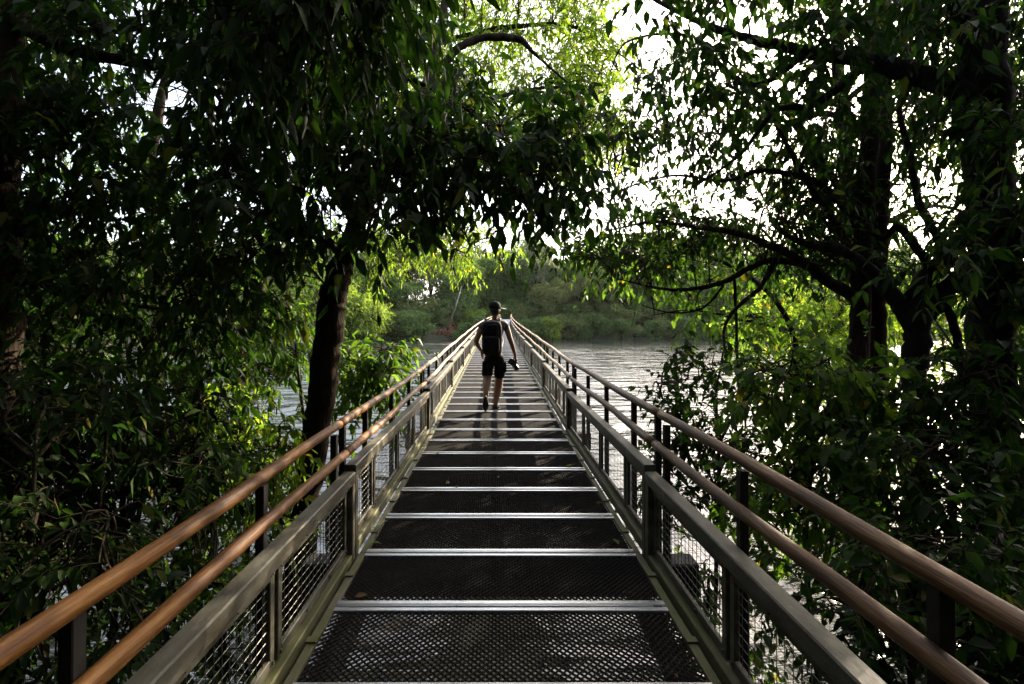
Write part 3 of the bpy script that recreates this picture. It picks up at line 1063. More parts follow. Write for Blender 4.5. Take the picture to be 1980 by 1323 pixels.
t = Plant(305)
t.limb([(17, 15.5, -2.8), g(2060, 600, 15.5), g(2050, 200, 15.5), g(2080, -200, 15.5), g(2090, -400, 15.5)], [.3, .25, .2, .14, .05], 10)
t.fill((1770, 1850), (130, 300), (14, 17), 6, .9, 30, .17, droop=.5)  # hidden clumps added to block the sun from the near right rail
t.fill((1840, 2350), (-350, 560), (12.5, 18), 60, 1.1, 32, .17, droop=.5)
t.build('tall_tree', 'leafy tree at the right edge behind the thick pale trunk', 'tree', 'leaf_mid', 'bark', detail=1)

shrub(401, 'leafy_shrub', 'bright yellow green bush lit by the sun beyond the twin stems',
      [([(9.2, 14, -2.9), g(1600, 760, 14), g(1610, 640, 14)], [.06, .045, .01]), ([(9.2, 14, -2.9), g(1520, 740, 14), g(1490, 650, 14)], [.05, .04, .01])],
      [((1440, 1690), (560, 730), (12.5, 15.5), 34, .55, 26, .13)], 'leaf_bright', detail=1, lw=.5, droop=.4)
shrub(402, 'leafy_shrub', 'sunlit bush between the forked trunk and the thick pale trunk',
      [([(12.4, 14, -2.9), g(1830, 760, 14), g(1820, 620, 14)], [.06, .045, .01]), ([(12.4, 14, -2.9), g(1900, 740, 14), g(1960, 620, 14)], [.05, .04, .01])],
      [((1690, 2050), (530, 720), (12.5, 15.5), 40, .55, 24, .13)], 'leaf_bright', detail=1, lw=.5, droop=.4)
shrub(403, 'leafy_shrub', 'dark open shrub with small round leaves against the bright water right of the bridge',
      [([(2.5, 6.0, -2.8), g(1385, 1100, 5.9), g(1390, 900, 5.9), g(1385, 760, 5.9), g(1400, 690, 5.9)], [.03, .026, .02, .014, .005]),
       ([g(1390, 960, 5.9), g(1330, 830, 5.9), g(1270, 760, 5.9)], [.018, .013, .005]),
       ([g(1388, 1000, 5.9), g(1320, 930, 5.8), g(1250, 870, 5.7)], [.016, .012, .005]),
       ([g(1390, 860, 5.9), g(1440, 760, 5.8), g(1470, 690, 5.8)], [.018, .013, .005])],
      [((1265, 1470), (670, 850), (5.2, 6.6), 15, .2, 9, .09), ((1240, 1480), (840, 1010), (5.0, 6.4), 15, .2, 10, .09)], 'leaf_dark', lw=.52, droop=.3)
shrub(404, 'leafy_shrub', 'broad leaved green shrub in front of the twin stems, level with the right handrail',
      [([(3.2, 5.0, -2.8), g(1560, 1100, 5.0), g(1570, 880, 5.0), g(1580, 720, 5.0)], [.03, .025, .018, .007]),
       ([g(1560, 1050, 5.0), g(1640, 880, 4.9), g(1690, 720, 4.9)], [.022, .016, .006])],
      [((1450, 1730), (690, 860), (4.3, 5.8), 14, .28, 12, .13), ((1450, 1740), (850, 1060), (4.0, 5.4), 15, .27, 13, .115)], 'leaf_mid', lw=.44, droop=.4)
shrub(405, 'leafy_shrub', 'dark shrub at the foot of the thick pale trunk at the right edge',
      [([(4.0, 4.0, -2.8), g(1850, 1150, 4.0), g(1850, 900, 4.0), g(1840, 720, 4.0)], [.03, .025, .018, .007]),
       ([g(1850, 1100, 4.0), g(1930, 900, 3.9), g(1960, 740, 3.9)], [.022, .016, .006])],
      [((1740, 2060), (690, 900), (3.5, 4.9), 12, .25, 11, .12), ((1730, 2060), (880, 1120), (3.2, 4.6), 12, .24, 13, .105)], 'leaf_dark', lw=.44, droop=.4)
shrub(406, 'leafy_shrub', 'nearest shrub in the bottom right corner outside the handrails',
      [([(2.6, 2.9, -2.8), g(1760, 1300, 2.9), g(1780, 1120, 2.9)], [.022, .018, .006]),
       ([g(1760, 1300, 2.9), g(1880, 1180, 2.8), g(1950, 1060, 2.7)], [.018, .014, .005])],
      [((1600, 2060), (1040, 1330), (2.3, 3.5), 20, .19, 12, .085)], 'leaf_dark', lw=.46, droop=.4)
shrub(407, 'leafy_shrub', 'small light green plant seen through the mesh of the right railing',
      [([(1.75, 4.1, -2.8), g(1370, 1250, 4.1), g(1370, 1110, 4.1)], [.016, .012, .004]), ([g(1372, 1280, 4.1), g(1430, 1180, 4.1), g(1450, 1080, 4.1)], [.014, .01, .004])],
      [((1320, 1480), (1060, 1270), (3.6, 4.6), 10, .17, 11, .075)], 'leaf_mid', lw=.5, droop=.3)

# ---- near-bank trees, mostly out of view, added to shade the bridge's near end
t = Plant(501)
t.limb([(-3.0, -1.2, -1.4), (-2.9, -1.1, 1.2), (-2.6, -.8, 3.2), (-2.0, .2, 4.6), (-1.4, 1.8, 5.0), (-1.0, 3.2, 4.7)], [.26, .22, .18, .13, .08, .03], 12)
t.limb([(-2.0, .2, 4.6), (-1.9, 1.5, 3.9), g(520, -150, 3.3), g(640, 20, 3.4), g(720, 120, 3.6)], [.08, .05, .03, .018, .006], 8)
t.limb([(-2.6, -.8, 3.2), (-3.6, 1.0, 4.4), (-4.2, 2.2, 4.6)], [.1, .07, .02], 8)
t.fill((420, 700), (-170, 120), (2.9, 3.8), 12, .27, 18, .14, droop=1.0)
t.fill((690, 780), (-120, 100), (3.2, 4.0), 3, .24, 14, .14, droop=1.0)
for _ in range(60):  # overhead clumps added to shade the near deck
    c = t.rng.uniform((-6, -4.0, 4.4), (1.0, 4.0, 7.0))
    t.clump(c, .7, 32, .15, droop=.8)
t.build('overhanging_tree', 'tree on the near left bank whose dark branches hang in from the top left', 'tree', 'leaf_dark', 'bark')
t = Plant(502)  # added tree, its crown keeps sky light off the deck
t.limb([(3.2, -1.4, -1.4), (3.1, -1.2, 1.5), (2.8, -.8, 3.6), (2.2, .2, 5.0), (1.4, 1.4, 5.6), (.8, 3.2, 5.8)], [.26, .22, .18, .13, .08, .03], 12)
t.limb([(2.8, -.8, 3.6), (3.8, .6, 4.8), (4.4, 2.2, 5.2)], [.1, .07, .02], 8)
for _ in range(66):
    c = t.rng.uniform((.2, -4, 4.5), (7.0, 3.6, 7.2))
    t.clump(c, .7, 32, .15, droop=.7)
t.build('overhanging_tree', 'tree added on the near right bank to shade the start of the bridge', 'tree', 'leaf_dark', 'bark')
for q, (x, y, lb) in enumerate([(-5.5, -5.5, 'shading tree added behind the left start of the bridge'), (5.5, -6.0, 'shading tree added behind the right start of the bridge'), (-9.5, 1.0, 'shading tree added far out on the left bank'), (10.5, .5, 'shading tree added far out on the right bank'), (0.4, -8.0, 'shading tree added straight behind the start of the bridge'), (-10.0, -5.0, 'second shading tree added out on the left bank'), (10.5, -6.0, 'second shading tree added out on the right bank'), (-10.5, 7.0, 'shading tree added at the left shore corner'), (-4.5, -11.5, 'back row shading tree added left of the path'), (4.8, -12, 'back row shading tree added right of the path')]):
    t = Plant(510 + q)  # added tree, dense crown blocks sky light from behind and beside
    t.limb([(x, y, -1.6), (x + .1, y, 2.0), (x * .97, y, 6), (x * .95, y + .2, 10.5)], [.3, .25, .18, .06], 10)
    for _ in range(130):
        c = t.rng.uniform((x - 3.4, y - 2.6, -.8), (x + 3.4, y + 2.6, 11))
        t.clump(c, 1.0, 24, .32, droop=.6, lw=.5, per=8)
    t.build('shading_tree', lb + ', dense dark crown', 'tree', 'leaf_dark', 'bark', detail=1)

# ------------------------------------------------------------------ far bank
def far_tree(seed, h, rad, n, leaf, sparse=False, low=False, lsz=.34):
    """returns (trunk mesh, crown mesh)"""
    rng = np.random.default_rng(seed)
    tr = MB()
    th = h * (.55 if not low else .3)
    tr.tube([(0, 0, -.6), (rng.normal(0, .15), rng.normal(0, .15), th * .5), (rng.normal(0, .4), rng.normal(0, .4), th)], [.02 * h, .016 * h, .008 * h], 7)
    C = []
    nc = 30 if not low else 14
    for _ in range(nc):
        a_ = rng.uniform(0, 6.283)
        zz = rng.uniform(.06 if not sparse else .42, .95) * h
        if low:
            zz = rng.uniform(.1, .85) * h
        prof = math.sin(min(1, max(.12, zz / h)) * math.pi * .82) ** .7
        rr = rad * prof * rng.uniform(.2, .85)
        c = np.array([math.cos(a_) * rr, math.sin(a_) * rr, zz])
        C.append((c, rad * rng.uniform(.18, .40) * (.7 if sparse else 1)))
        tr.tube([(0, 0, th * rng.uniform(.3, .9)), c * np.array([.5, .5, 1]) - np.array([0, 0, .12 * h]), c], [.006 * h, .004 * h, .0015 * h], 5)
    P, D = [], []
    for c, r in C:
        m = int(n / nc)
        q = nrm(rng.normal(0, 1, (m, 3)))
        bump = 1 + .22 * np.sin(q[:, :1] * 7 + c[0]) * np.sin(q[:, 1:2] * 6 + c[1]) + .15 * np.sin(q[:, 2:] * 9 + c[2])
        p = c + q * r * bump * rng.uniform(.45, 1.05, (m, 1)) ** .5 * np.array([1, 1, .8])
        P.append(p)
        D.append(q * .4 + rng.normal(0, .5, (m, 3)) + np.array([0, 0, -.35]))
    P, D = np.concatenate(P), np.concatenate(D)
    L = lsz * rng.uniform(.6, 1.3, len(P))
    V, F_ = leaf_geo(P, D, L, L * .55, rng, 1)
    return tr.mesh('far_trunk', True), np_mesh('far_crown', V, F_)


kinds = []
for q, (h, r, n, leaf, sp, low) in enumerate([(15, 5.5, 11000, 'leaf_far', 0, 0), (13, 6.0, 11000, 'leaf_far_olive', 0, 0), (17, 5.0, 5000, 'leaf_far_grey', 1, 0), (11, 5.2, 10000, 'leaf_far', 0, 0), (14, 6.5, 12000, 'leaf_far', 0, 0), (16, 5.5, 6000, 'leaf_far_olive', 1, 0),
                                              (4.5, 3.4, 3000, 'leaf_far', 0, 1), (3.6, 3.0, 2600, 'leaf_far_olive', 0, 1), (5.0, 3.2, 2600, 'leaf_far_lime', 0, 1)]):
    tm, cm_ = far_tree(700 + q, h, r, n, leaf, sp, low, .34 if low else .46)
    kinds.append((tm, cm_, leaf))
KN = ['rounded dark green', 'olive green spreading', 'sparse grey green open', 'low dense dark', 'broad bushy green', 'thin crowned olive']
BN = ['dark rounded', 'olive', 'lime green']
ORD = ['first', 'second', 'third', 'fourth', 'fifth', 'sixth', 'seventh', 'eighth', 'ninth', 'tenth', 'eleventh', 'twelfth', 'thirteenth', 'fourteenth', 'fifteenth', 'sixteenth', 'seventeenth', 'eighteenth', 'nineteenth', 'twentieth', 'twenty first', 'twenty second', 'twenty third', 'twenty fourth', 'twenty fifth'] + ['twenty ' + w for w in ('sixth', 'seventh', 'eighth', 'ninth')] + ['thirtieth'] + ['thirty ' + w for w in ('first', 'second', 'third', 'fourth', 'fifth', 'sixth', 'seventh', 'eighth', 'ninth')] + ['fortieth'] + ['forty ' + w for w in ('first', 'second', 'third', 'fourth', 'fifth', 'sixth')]


def put_far(x, y, k, sc, rot, name, label, cat, group):
    z = float(ground_h(np.array([x]), np.array([y]))[0])
    z = max(z, WATER_Z - .2)
    tm, cm_, leaf = kinds[k]
    o = empty(name, (x, y, z), label, cat, group)
    o.rotation_euler = (0, 0, rot)
    o.scale = (sc, sc, sc)
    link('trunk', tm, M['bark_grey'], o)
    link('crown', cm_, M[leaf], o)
    return o


rg = np.random.default_rng(77)
ENDX = bx(93)
def shore_line(x):
    for yy in np.arange(84, 98, .2):
        if ground_h(np.array([x]), np.array([yy]))[0] > WATER_Z:
            return yy
    return 95.


rows = []
for (y0, step, hs) in ((98, 5.6, (.62, .85)), (106, 6.4, (.92, 1.2)), (117, 7.0, (1.1, 1.4))):
    x = -88.0
    while x < 84:
        xx = x + rg.uniform(-1.6, 1.6)
        if not (y0 < 112 and abs(xx - ENDX) < 3.6):
            rows.append([xx, y0 + rg.uniform(-2, 2) - (8 if xx < -70 else 0), int(rg.choice([0, 1, 3, 4, 4, 0, 2, 5] if y0 > 100 else [0, 1, 3, 4, 3])), rg.uniform(*hs)])
        x += step * rg.uniform(.8, 1.2)
# the grey open tree right of the bridge end, tall trees farther right
rows += [[3.2, 107.5, 4, 1.0], [.6, 112, 3, 1.1], [1.6, 103.5, 3, .55]]
rows += [[8.5, 101, 2, .98, ], [36, 104, 2, 1.0], [44, 105, 5, .95], [30, 107, 1, .95]]
for row, nm in ((0, 'front'), (1, 'middle'), (2, 'back')):
    pass


def rname(y): return 'front' if y < 102 else ('middle' if y < 112.5 else 'back')


for rn in ('front', 'middle', 'back'):
    for side in (-1, 1):
        L_ = sorted([r for r in rows if rname(r[1]) == rn and (r[0] - ENDX) * side > 0], key=lambda r: abs(r[0] - ENDX))
        for j, r in enumerate(L_):
            lab = '%s tree on far bank, %s %s of the bridge, %s row' % (KN[r[2]], ORD[j], 'left' if side < 0 else 'right', rn)
            put_far(r[0], r[1], r[2], r[3], rg.uniform(0, 6.28), 'far_bank_tree', lab, 'tree', 'trees on the far bank')
bushes = []
x = -70.0
while x < 66:
    if abs(x - ENDX) > 2.2 and not (-12.5 < x < -7.5):
        xb = x + rg.uniform(-.6, .6)
        bushes.append([xb, float(shore_line(xb)) + rg.uniform(-.9, .8), int(rg.choice([6, 6, 7, 6])), rg.uniform(.7, 1.15)])
    x += 2.6 * rg.uniform(.8, 1.25)
x = -58.0
while x < 58:
    bushes.append([x + 1.3, 95.5 + rg.uniform(-.8, 1.0), int(rg.choice([6, 7])), rg.uniform(.8, 1.2)])
    bushes.append([x, 101.5 + rg.uniform(-.6, 1.2), int(rg.choice([6, 6, 7])), rg.uniform(.9, 1.3)])
    x += 4.6 * rg.uniform(.8, 1.25)
bushes += [[-14.5, shore_line(-14.5) + .8, 6, 1.1], [-17.0, shore_line(-17.) + .3, 7, 1.1], [-19.5, shore_line(-19.5), 6, 1.2], [-22.5, shore_line(-22.5), 6, 1.2], [-13.3, 94, 7, 1.2], [-10.2, 95, 6, 1.1], [-7, 96, 7, 1.0], [-9, 92.6, 7, .5], [-11.4, 92.8, 6, .5]]
bushes += [[9.8, 90.3, 8, .85], [-4.5, 93, 8, .8], [-8, 94.5, 7, .8], [-12, 95, 6, .9], [4.2, 94.5, 7, .6]]
for side in (-1, 1):
    L_ = sorted([r for r in bushes if (r[0] - ENDX) * side > 0], key=lambda r: abs(r[0] - ENDX))
    for j, r in enumerate(L_):
        tr_ = lambda q_: (q_[1] > shore_line(q_[0]) + 1.6) + (q_[1] > 99)
        tier = tr_(r)
        j = sum(1 for q_ in L_[:j] if tr_(q_) == tier)
        lab = '%s bush %s, %s %s of the bridge end' % (BN[r[2] - 6], ('at the far waterline', 'up the far bank', 'under the far trees')[tier], ORD[j], 'left' if side < 0 else 'right')
        put_far(r[0], r[1], r[2], r[3], rg.uniform(0, 6.28), 'waterside_bush', lab, 'bush', 'bushes along the far waterline')

# the bright tree bending over the water on the left
t = Plant(601)
t.limb([(-27, 82, -2.6), (-26.5, 81, 2), (-25.5, 80, 6), (-24, 79, 10)], [.3, .24, .18, .05], 9)
t.limb([(-26.5, 81, 2), (-23, 79, 3.2), (-19, 77, 2.0), (-16.5, 76, .2)], [.14, .1, .07, .03], 7)
t.limb([(-25.5, 80, 6), (-22, 78, 7), (-19, 77, 5)], [.12, .08, .03], 7)
for q in range(64):
    u = t.rng.uniform(0, 1)
    c = np.array([-29 + 11 * u + t.rng.normal(0, .6), 79 + t.rng.normal(0, 1.6), .8 + t.rng.uniform(0, 1) * (10.5 - 7.5 * u)])
    t.clump(c, 1.25, 34, .42, per=8, br=.04, lw=.45, conn=.4)
t.build('overhanging_tree', 'bright yellow green tree bending over the far water left of the leaning trunk', 'tree', 'leaf_far_lime', 'bark_grey', detail=1)
# pale dead branches below it, at the waterline
for q, lb in enumerate(['tangle of bare grey branches dipping into the far water under the bright tree']):
    rr = random.Random(9)
    m = MB()
    for _ in range(26):
        a_ = np.array([-22 + rr.uniform(-4, 4), 80 + rr.uniform(-1, 1), 1.6 + rr.uniform(-.8, 1.2)])
        b_ = a_ + np.array([rr.uniform(1, 3.5), rr.uniform(-1.5, .5), -rr.uniform(1.2, 3.0)])
        mid = (a_ + b_) / 2 + np.array([0, 0, rr.uniform(.1, .7)])
        m.tube([a_, mid, b_], [.06, .045, .015], 5)
    tag(link('dead_branches', m.mesh('dead_branches', True), M['bark_grey']), lb, 'branches')
# leaning bare pole and red root mass
m = MB()
m.tube([(-8.6, 93.5, -.6), (-8.0, 93.6, 2.0), (-7.4, 93.7, 3.6), (-6.3, 93.8, 7.6)], [.16, .13, .11, .05], 7)
m.tube([(-7.1, 93.75, 4.6), (-7.6, 93.8, 5.6)], [.05, .02], 5)
dt = empty('dead_tree', (-8.6, 93.5, -.6), 'bare pale leaning dead tree on the far bank left of the walking person', 'dead tree')
me = m.mesh('trunk', True); me.transform(Matrix.Translation((8.6, -93.5, .6)))
link('trunk', me, M['bark_pale'], dt)
m = MB()
rr = random.Random(4)
for _ in range(120):
    x0 = rr.uniform(0, 1)
    a_ = np.array([-13.5 + 6.5 * x0, 90.5 + rr.uniform(-.8, .8), -1.6 + x0 * rr.uniform(.2, 2.2)])
    b_ = a_ + np.array([rr.uniform(-1.5, 1.0), rr.uniform(-.8, .4), rr.uniform(-.9, .5)])
    b_[2] = max(b_[2], -2.2)
    m.tube([a_, (a_ + b_) / 2 + np.array([0, 0, rr.uniform(0, .5)]), b_], [.09, .07, .02], 5)
tag(link('root_mass', m.mesh('root_mass', True), M['root_red']), 'reddish brown tangle of exposed roots at the far waterline left of the bridge', 'roots')

# ------------------------------------------------------------------ fallen leaves on the deck
for q, (px, py, lb) in enumerate([(1095, 905, 'pale fallen leaf on the grating beside the right edge, beyond the first rail joint'), (1197, 1058, 'curled fallen leaf on the grating near the right rail joint'), (737, 1056, 'green fallen leaf on the left edge strip by the rail joint'), (868, 935, 'tiny fallen leaf in the middle of the grating'), (998, 792, 'small pale fallen leaf right of the walking person'), (762, 905, 'brown fallen leaf on the left edge strip ahead')]):
    d_ = EYE * F / (py - VPY)
    x_ = (px - VPX) / F * d_
    V, F_ = leaf_geo(np.array([[0, 0, .0]]), np.array([[.8, .5, .12]]), np.array([.075]), np.array([.03]), RNG, 2, .05)
    o = link('fallen_leaf', np_mesh('fallen_leaf', V, F_), M['leaf_bright'], None, (x_, d_, .016), (0, 0, q * 1.3))
    tag(o, lb, 'leaf', 'fallen leaves on the deck')

rr = random.Random(21)
for q in range(10):
    y_ = 1.6 + 9 * rr.random() ** 1.6
    s_ = rr.choice((-1, 1))
    x_ = .023 + s_ * (rr.uniform(.55, .84) if rr.random() < .65 else rr.uniform(0, .8))
    ln_ = rr.uniform(.035, .065)
    V, F_ = leaf_geo(np.array([[0, 0, .0]]), np.array([[1, 0, rr.uniform(.05, .2)]]), np.array([ln_]), np.array([ln_ * .4]), RNG, 2, .1)
    o = link('fallen_leaf', np_mesh('fallen_leaf', V, F_), M['leaf_dry'], None, (x_, y_, bz(y_) + .015), (0, 0, rr.uniform(0, 6.28)))
    tag(o, 'small dry brown leaf lying on the dark deck grating', 'leaf', 'fallen leaves on the deck')

#PERSON0#
# ------------------------------------------------------------------ the walking person
PD = 8.11


def pw(px, py, dd=0.0):
    """point at the person's distance plus dd metres"""
    k = PD / F
    return np.array([(px - VPX) * k, PD + dd, EYE - (py - VPY) * k])


def skin_mesh(name, nodes, edges, root, sub=2, smooth=True):
    """nodes: key -> (xyz, (rx, ry)); grows a skin along the edges and bakes it"""
    keys = list(nodes)
    ix = {k: i for i, k in enumerate(keys)}
    me = bpy.data.meshes.new(name)
    me.from_pydata([tuple(nodes[k][0]) for k in keys], [(ix[a], ix[b]) for a, b in edges], [])
    ob = bpy.data.objects.new(name, me)
    COL.objects.link(ob)
    sk = ob.modifiers.new('Skin', 'SKIN')
    sk.use_smooth_shade = True
    sk.branch_smoothing = .6
    for i, k in enumerate(keys):
        r = nodes[k][1]
        d = me.skin_vertices[0].data[i]
        d.radius = r if hasattr(r, '__len__') else (r, r)
        d.use_root = (k == root)
    ss = ob.modifiers.new('Sub', 'SUBSURF')
    ss.levels = ss.render_levels = sub
    dg = bpy.context.evaluated_depsgraph_get()
    out = bpy.data.meshes.new_from_object(ob.evaluated_get(dg))
    out.name = name
    bpy.data.objects.remove(ob)
    bpy.data.meshes.remove(me)
    if smooth:
        out.polygons.foreach_set('use_smooth', [True] * len(out.polygons))
    return out


def blob(c, r, e1=1.0, e2=1.0, nu=28, nv=16, R=None, cut=None):
    """superellipsoid: vertices and faces; cut keeps v above a latitude"""
    def sp(w, e): return math.copysign(abs(w) ** e, w)
    vs, fs = [], []
    v0 = -math.pi / 2 if cut is None else cut
    for j in range(nv + 1):
        v = v0 + (math.pi / 2 - v0) * j / nv
        for i_ in range(nu):
            u = 2 * math.pi * i_ / nu
            p = Vector((r[0] * sp(math.cos(v), e1) * sp(math.cos(u), e2), r[1] * sp(math.cos(v), e1) * sp(math.sin(u), e2), r[2] * sp(math.sin(v), e1)))
            if R is not None:
                p = R @ p
            vs.append(tuple(p + Vector(c)))
    for j in range(nv):
        for i_ in range(nu):
            i2 = (i_ + 1) % nu
            fs.append((j * nu + i_, j * nu + i2, (j + 1) * nu + i2, (j + 1) * nu + i_))
    if cut is not None:
        fs.append(tuple(range(nu - 1, -1, -1)))
    return vs, fs


M['skin'] = noisy_mat('skin', [(.3, (.20, .10, .06)), (.7, (.28, .145, .088))], 12, .5)
M['cloth_black'] = noisy_mat('cloth_black', [(.3, (.006, .006, .007)), (.7, (.014, .0135, .014))], 14, .9, 0, .3, spec=.15)
M['cloth_shirt'] = noisy_mat('cloth_shirt', [(.3, (.04, .036, .031)), (.7, (.07, .062, .054))], 14, .9, 0, .3)
M['pack'] = noisy_mat('pack', [(.3, (.006, .006, .006)), (.7, (.012, .012, .013))], 18, .8, 0, .3, spec=.15)
M['strap'] = noisy_mat('strap', [(.3, (.05, .047, .042)), (.7, (.10, .095, .085))], 18, .7)
M['rubber'] = noisy_mat('rubber', [(.3, (.012, .012, .012)), (.7, (.03, .03, .03))], 18, .7)
M['sole_pale'] = noisy_mat('sole_pale', [(.3, (.14, .13, .12)), (.7, (.25, .24, .22))], 18, .7)
M['hair'] = noisy_mat('hair', [(.3, (.008, .006, .005)), (.7, (.03, .022, .017))], 60, .7)
M['black_plastic'] = noisy_mat('black_plastic', [(.3, (.010, .010, .010)), (.7, (.018, .018, .018))], 20, .4)
M['cap_grey'] = noisy_mat('cap_grey', [(.3, (.10, .09, .075)), (.7, (.16, .145, .12))], 20, .8)

person = empty('person', tuple(pw(957, 793)), 'person in dark clothes and cap walking away over the bridge, camera in right hand', 'person')
POFF = Matrix.Translation(-Vector(tuple(person.location)))


def pl(name, me, mat, par=person, thing_mesh=False):
    if not thing_mesh:
        me.transform(POFF)
    return link(name, me, mat, par)


Nn = {}
Nn['pelvis'] = (pw(956, 688), (.135, .105))
Nn['waist'] = (pw(956, 668), (.125, .095))
Nn['chest'] = (pw(955, 645), (.145, .11))
Nn['uchest'] = (pw(955, 628), (.13, .095))
Nn['neck0'] = (pw(956, 617.5, .01), .058)
Nn['neck1'] = (pw(957, 611, .02), .052)
Nn['skull0'] = (pw(957.5, 604.5, .03), (.072, .08))
Nn['skull1'] = (pw(957.5, 597, .03), (.078, .092))
Nn['skull2'] = (pw(957.5, 589.5, .02), (.06, .07))
Nn['jaw'] = (pw(962, 609, .07), .036)
Nn['nose'] = (pw(969, 602.5, .085), .013)
Nn['shL'] = (pw(934, 625), .06)
Nn['elL'] = (pw(920.5, 661, -.05), .042)
Nn['foL'] = (pw(924.5, 669, 0), .04)
Nn['wrL'] = (pw(930.5, 677.5, .08), .027)
Nn['paL'] = (pw(932.5, 684.5, .09), (.026, .038))
Nn['shR'] = (pw(977, 625), .06)
Nn['elR'] = (pw(986.5, 657, -.03), .043)
Nn['foR'] = (pw(990, 666.5, 0), .041)
Nn['wrR'] = (pw(996, 686, .05), .027)
Nn['paR'] = (pw(998, 693.5, .06), (.03, .034))
Nn['hipL'] = (pw(946.5, 700, 0), .092)
Nn['thL'] = (pw(943.5, 716, .0), .078)
Nn['knL'] = (pw(941.5, 734, -.02), .068)
Nn['caL'] = (pw(941, 744, -.11), .074)
Nn['anL'] = (pw(940.2, 760, -.22), .042)
Nn['ftL'] = (pw(939.8, 772, -.2), .036)
Nn['toL'] = (pw(939.5, 784, -.14), .03)
Nn['hipR'] = (pw(965, 700, .02), .092)
Nn['thR'] = (pw(966, 716, .05), .078)
Nn['knR'] = (pw(965, 737, .08), .068)
Nn['caR'] = (pw(963, 750, .06), .076)
Nn['anR'] = (pw(959, 776, .03), .042)
Nn['heR'] = (pw(957.6, 787, .0), .036)
Nn['toR'] = (pw(962.5, 788.5, .15), .032)
E = [('pelvis', 'waist'), ('waist', 'chest'), ('chest', 'uchest'), ('uchest', 'neck0'), ('neck0', 'neck1'), ('neck1', 'skull0'), ('skull0', 'skull1'), ('skull1', 'skull2'),
     ('skull0', 'jaw'), ('skull1', 'nose'), ('uchest', 'shL'), ('shL', 'elL'), ('elL', 'foL'), ('foL', 'wrL'), ('wrL', 'paL'), ('uchest', 'shR'), ('shR', 'elR'), ('elR', 'foR'), ('foR', 'wrR'), ('wrR', 'paR'),
     ('pelvis', 'hipL'), ('hipL', 'thL'), ('thL', 'knL'), ('knL', 'caL'), ('caL', 'anL'), ('anL', 'ftL'), ('ftL', 'toL'), ('pelvis', 'hipR'), ('hipR', 'thR'), ('thR', 'knR'), ('knR', 'caR'), ('caR', 'anR'), ('anR', 'heR'), ('heR', 'toR')]
# five fingers on each hand: left relaxed, right closed round the camera grip
for s, base, dirs in (('L', np.array(Nn['paL'][0]), (np.array([.25, .35, -1.]), np.array([.2, .75, -.7]))), ('R', np.array(Nn['paR'][0]), (np.array([-.25, .55, -1.]), np.array([-.9, .25, -.75])))):
    for f_, (off, ln) in enumerate(((-.03, .062), (-.01, .075), (.011, .07), (.031, .055))):
        a_ = base + np.array([.006 * f_ - .012, off, -.025])
        b_ = a_ + nrm(dirs[0]) * ln * .55
        c_ = b_ + nrm(dirs[1]) * ln * .5
        for q, p_ in (('a', a_), ('b', b_), ('c', c_)):
            Nn['f%s%d%s' % (s, f_, q)] = (p_, {'a': .0105, 'b': .0095, 'c': .008}[q])
        E += [('pa' + s, 'f%s%da' % (s, f_)), ('f%s%da' % (s, f_), 'f%s%db' % (s, f_)), ('f%s%db' % (s, f_), 'f%s%dc' % (s, f_))]
    side = -1 if s == 'R' else 1
    a_ = base + np.array([side * .03, .02, .005])
    b_ = a_ + np.array([side * .018, .022, -.03])
    c_ = b_ + np.array([side * .002, .008, -.028])
    for q, p_, r_ in (('a', a_, .013), ('b', b_, .011), ('c', c_, .0095)):
        Nn['t%s%s' % (s, q)] = (p_, r_)
    E += [('pa' + s, 't%sa' % s), ('t%sa' % s, 't%sb' % s), ('t%sb' % s, 't%sc' % s)]
pl('body', skin_mesh('body', Nn, E, 'pelvis'), M['skin'])

# T-shirt
T_ = {'h0': (pw(956, 690), (.185, .145)), 'w': (pw(956, 670), (.178, .138)), 'c': (pw(955, 645), (.195, .148)), 'u': (pw(955, 629), (.165, .125)), 'n': (pw(956, 618.5, .01), .073),
      'sL': (pw(934.5, 626), .08), 'aL': (pw(927.5, 642, -.02), .068), 'sR': (pw(976.5, 626), .08), 'aR': (pw(981.5, 641, -.015), .068)}
pl('t_shirt', skin_mesh('t_shirt', T_, [('h0', 'w'), ('w', 'c'), ('c', 'u'), ('u', 'n'), ('u', 'sL'), ('sL', 'aL'), ('u', 'sR'), ('sR', 'aR')], 'c'), M['cloth_shirt'])
# shorts
T_ = {'w': (pw(956, 679), (.18, .14)), 'p': (pw(956, 691), (.185, .145)), 'hL': (pw(945, 703, 0), (.112, .125)), 'mL': (pw(942.3, 717, .01), .1), 'kL': (pw(941.6, 732, .0), .094),
      'hR': (pw(966.5, 703, .02), (.112, .125)), 'mR': (pw(966.3, 718, .05), .1), 'kR': (pw(965.6, 735, .07), .094)}
pl('shorts', skin_mesh('shorts', T_, [('w', 'p'), ('p', 'hL'), ('hL', 'mL'), ('mL', 'kL'), ('p', 'hR'), ('hR', 'mR'), ('mR', 'kR')], 'p'), M['cloth_black'])
m = MB()
for px, py, dd in ((936, 709, -.01), (975.5, 710, .03)):
    m = MB()
    m.add(*blob(pw(px, py, dd), (.03, .075, .085), .4, .4))
    pl('cargo_pocket', m.mesh('cargo_pocket', True), M['cloth_black'])
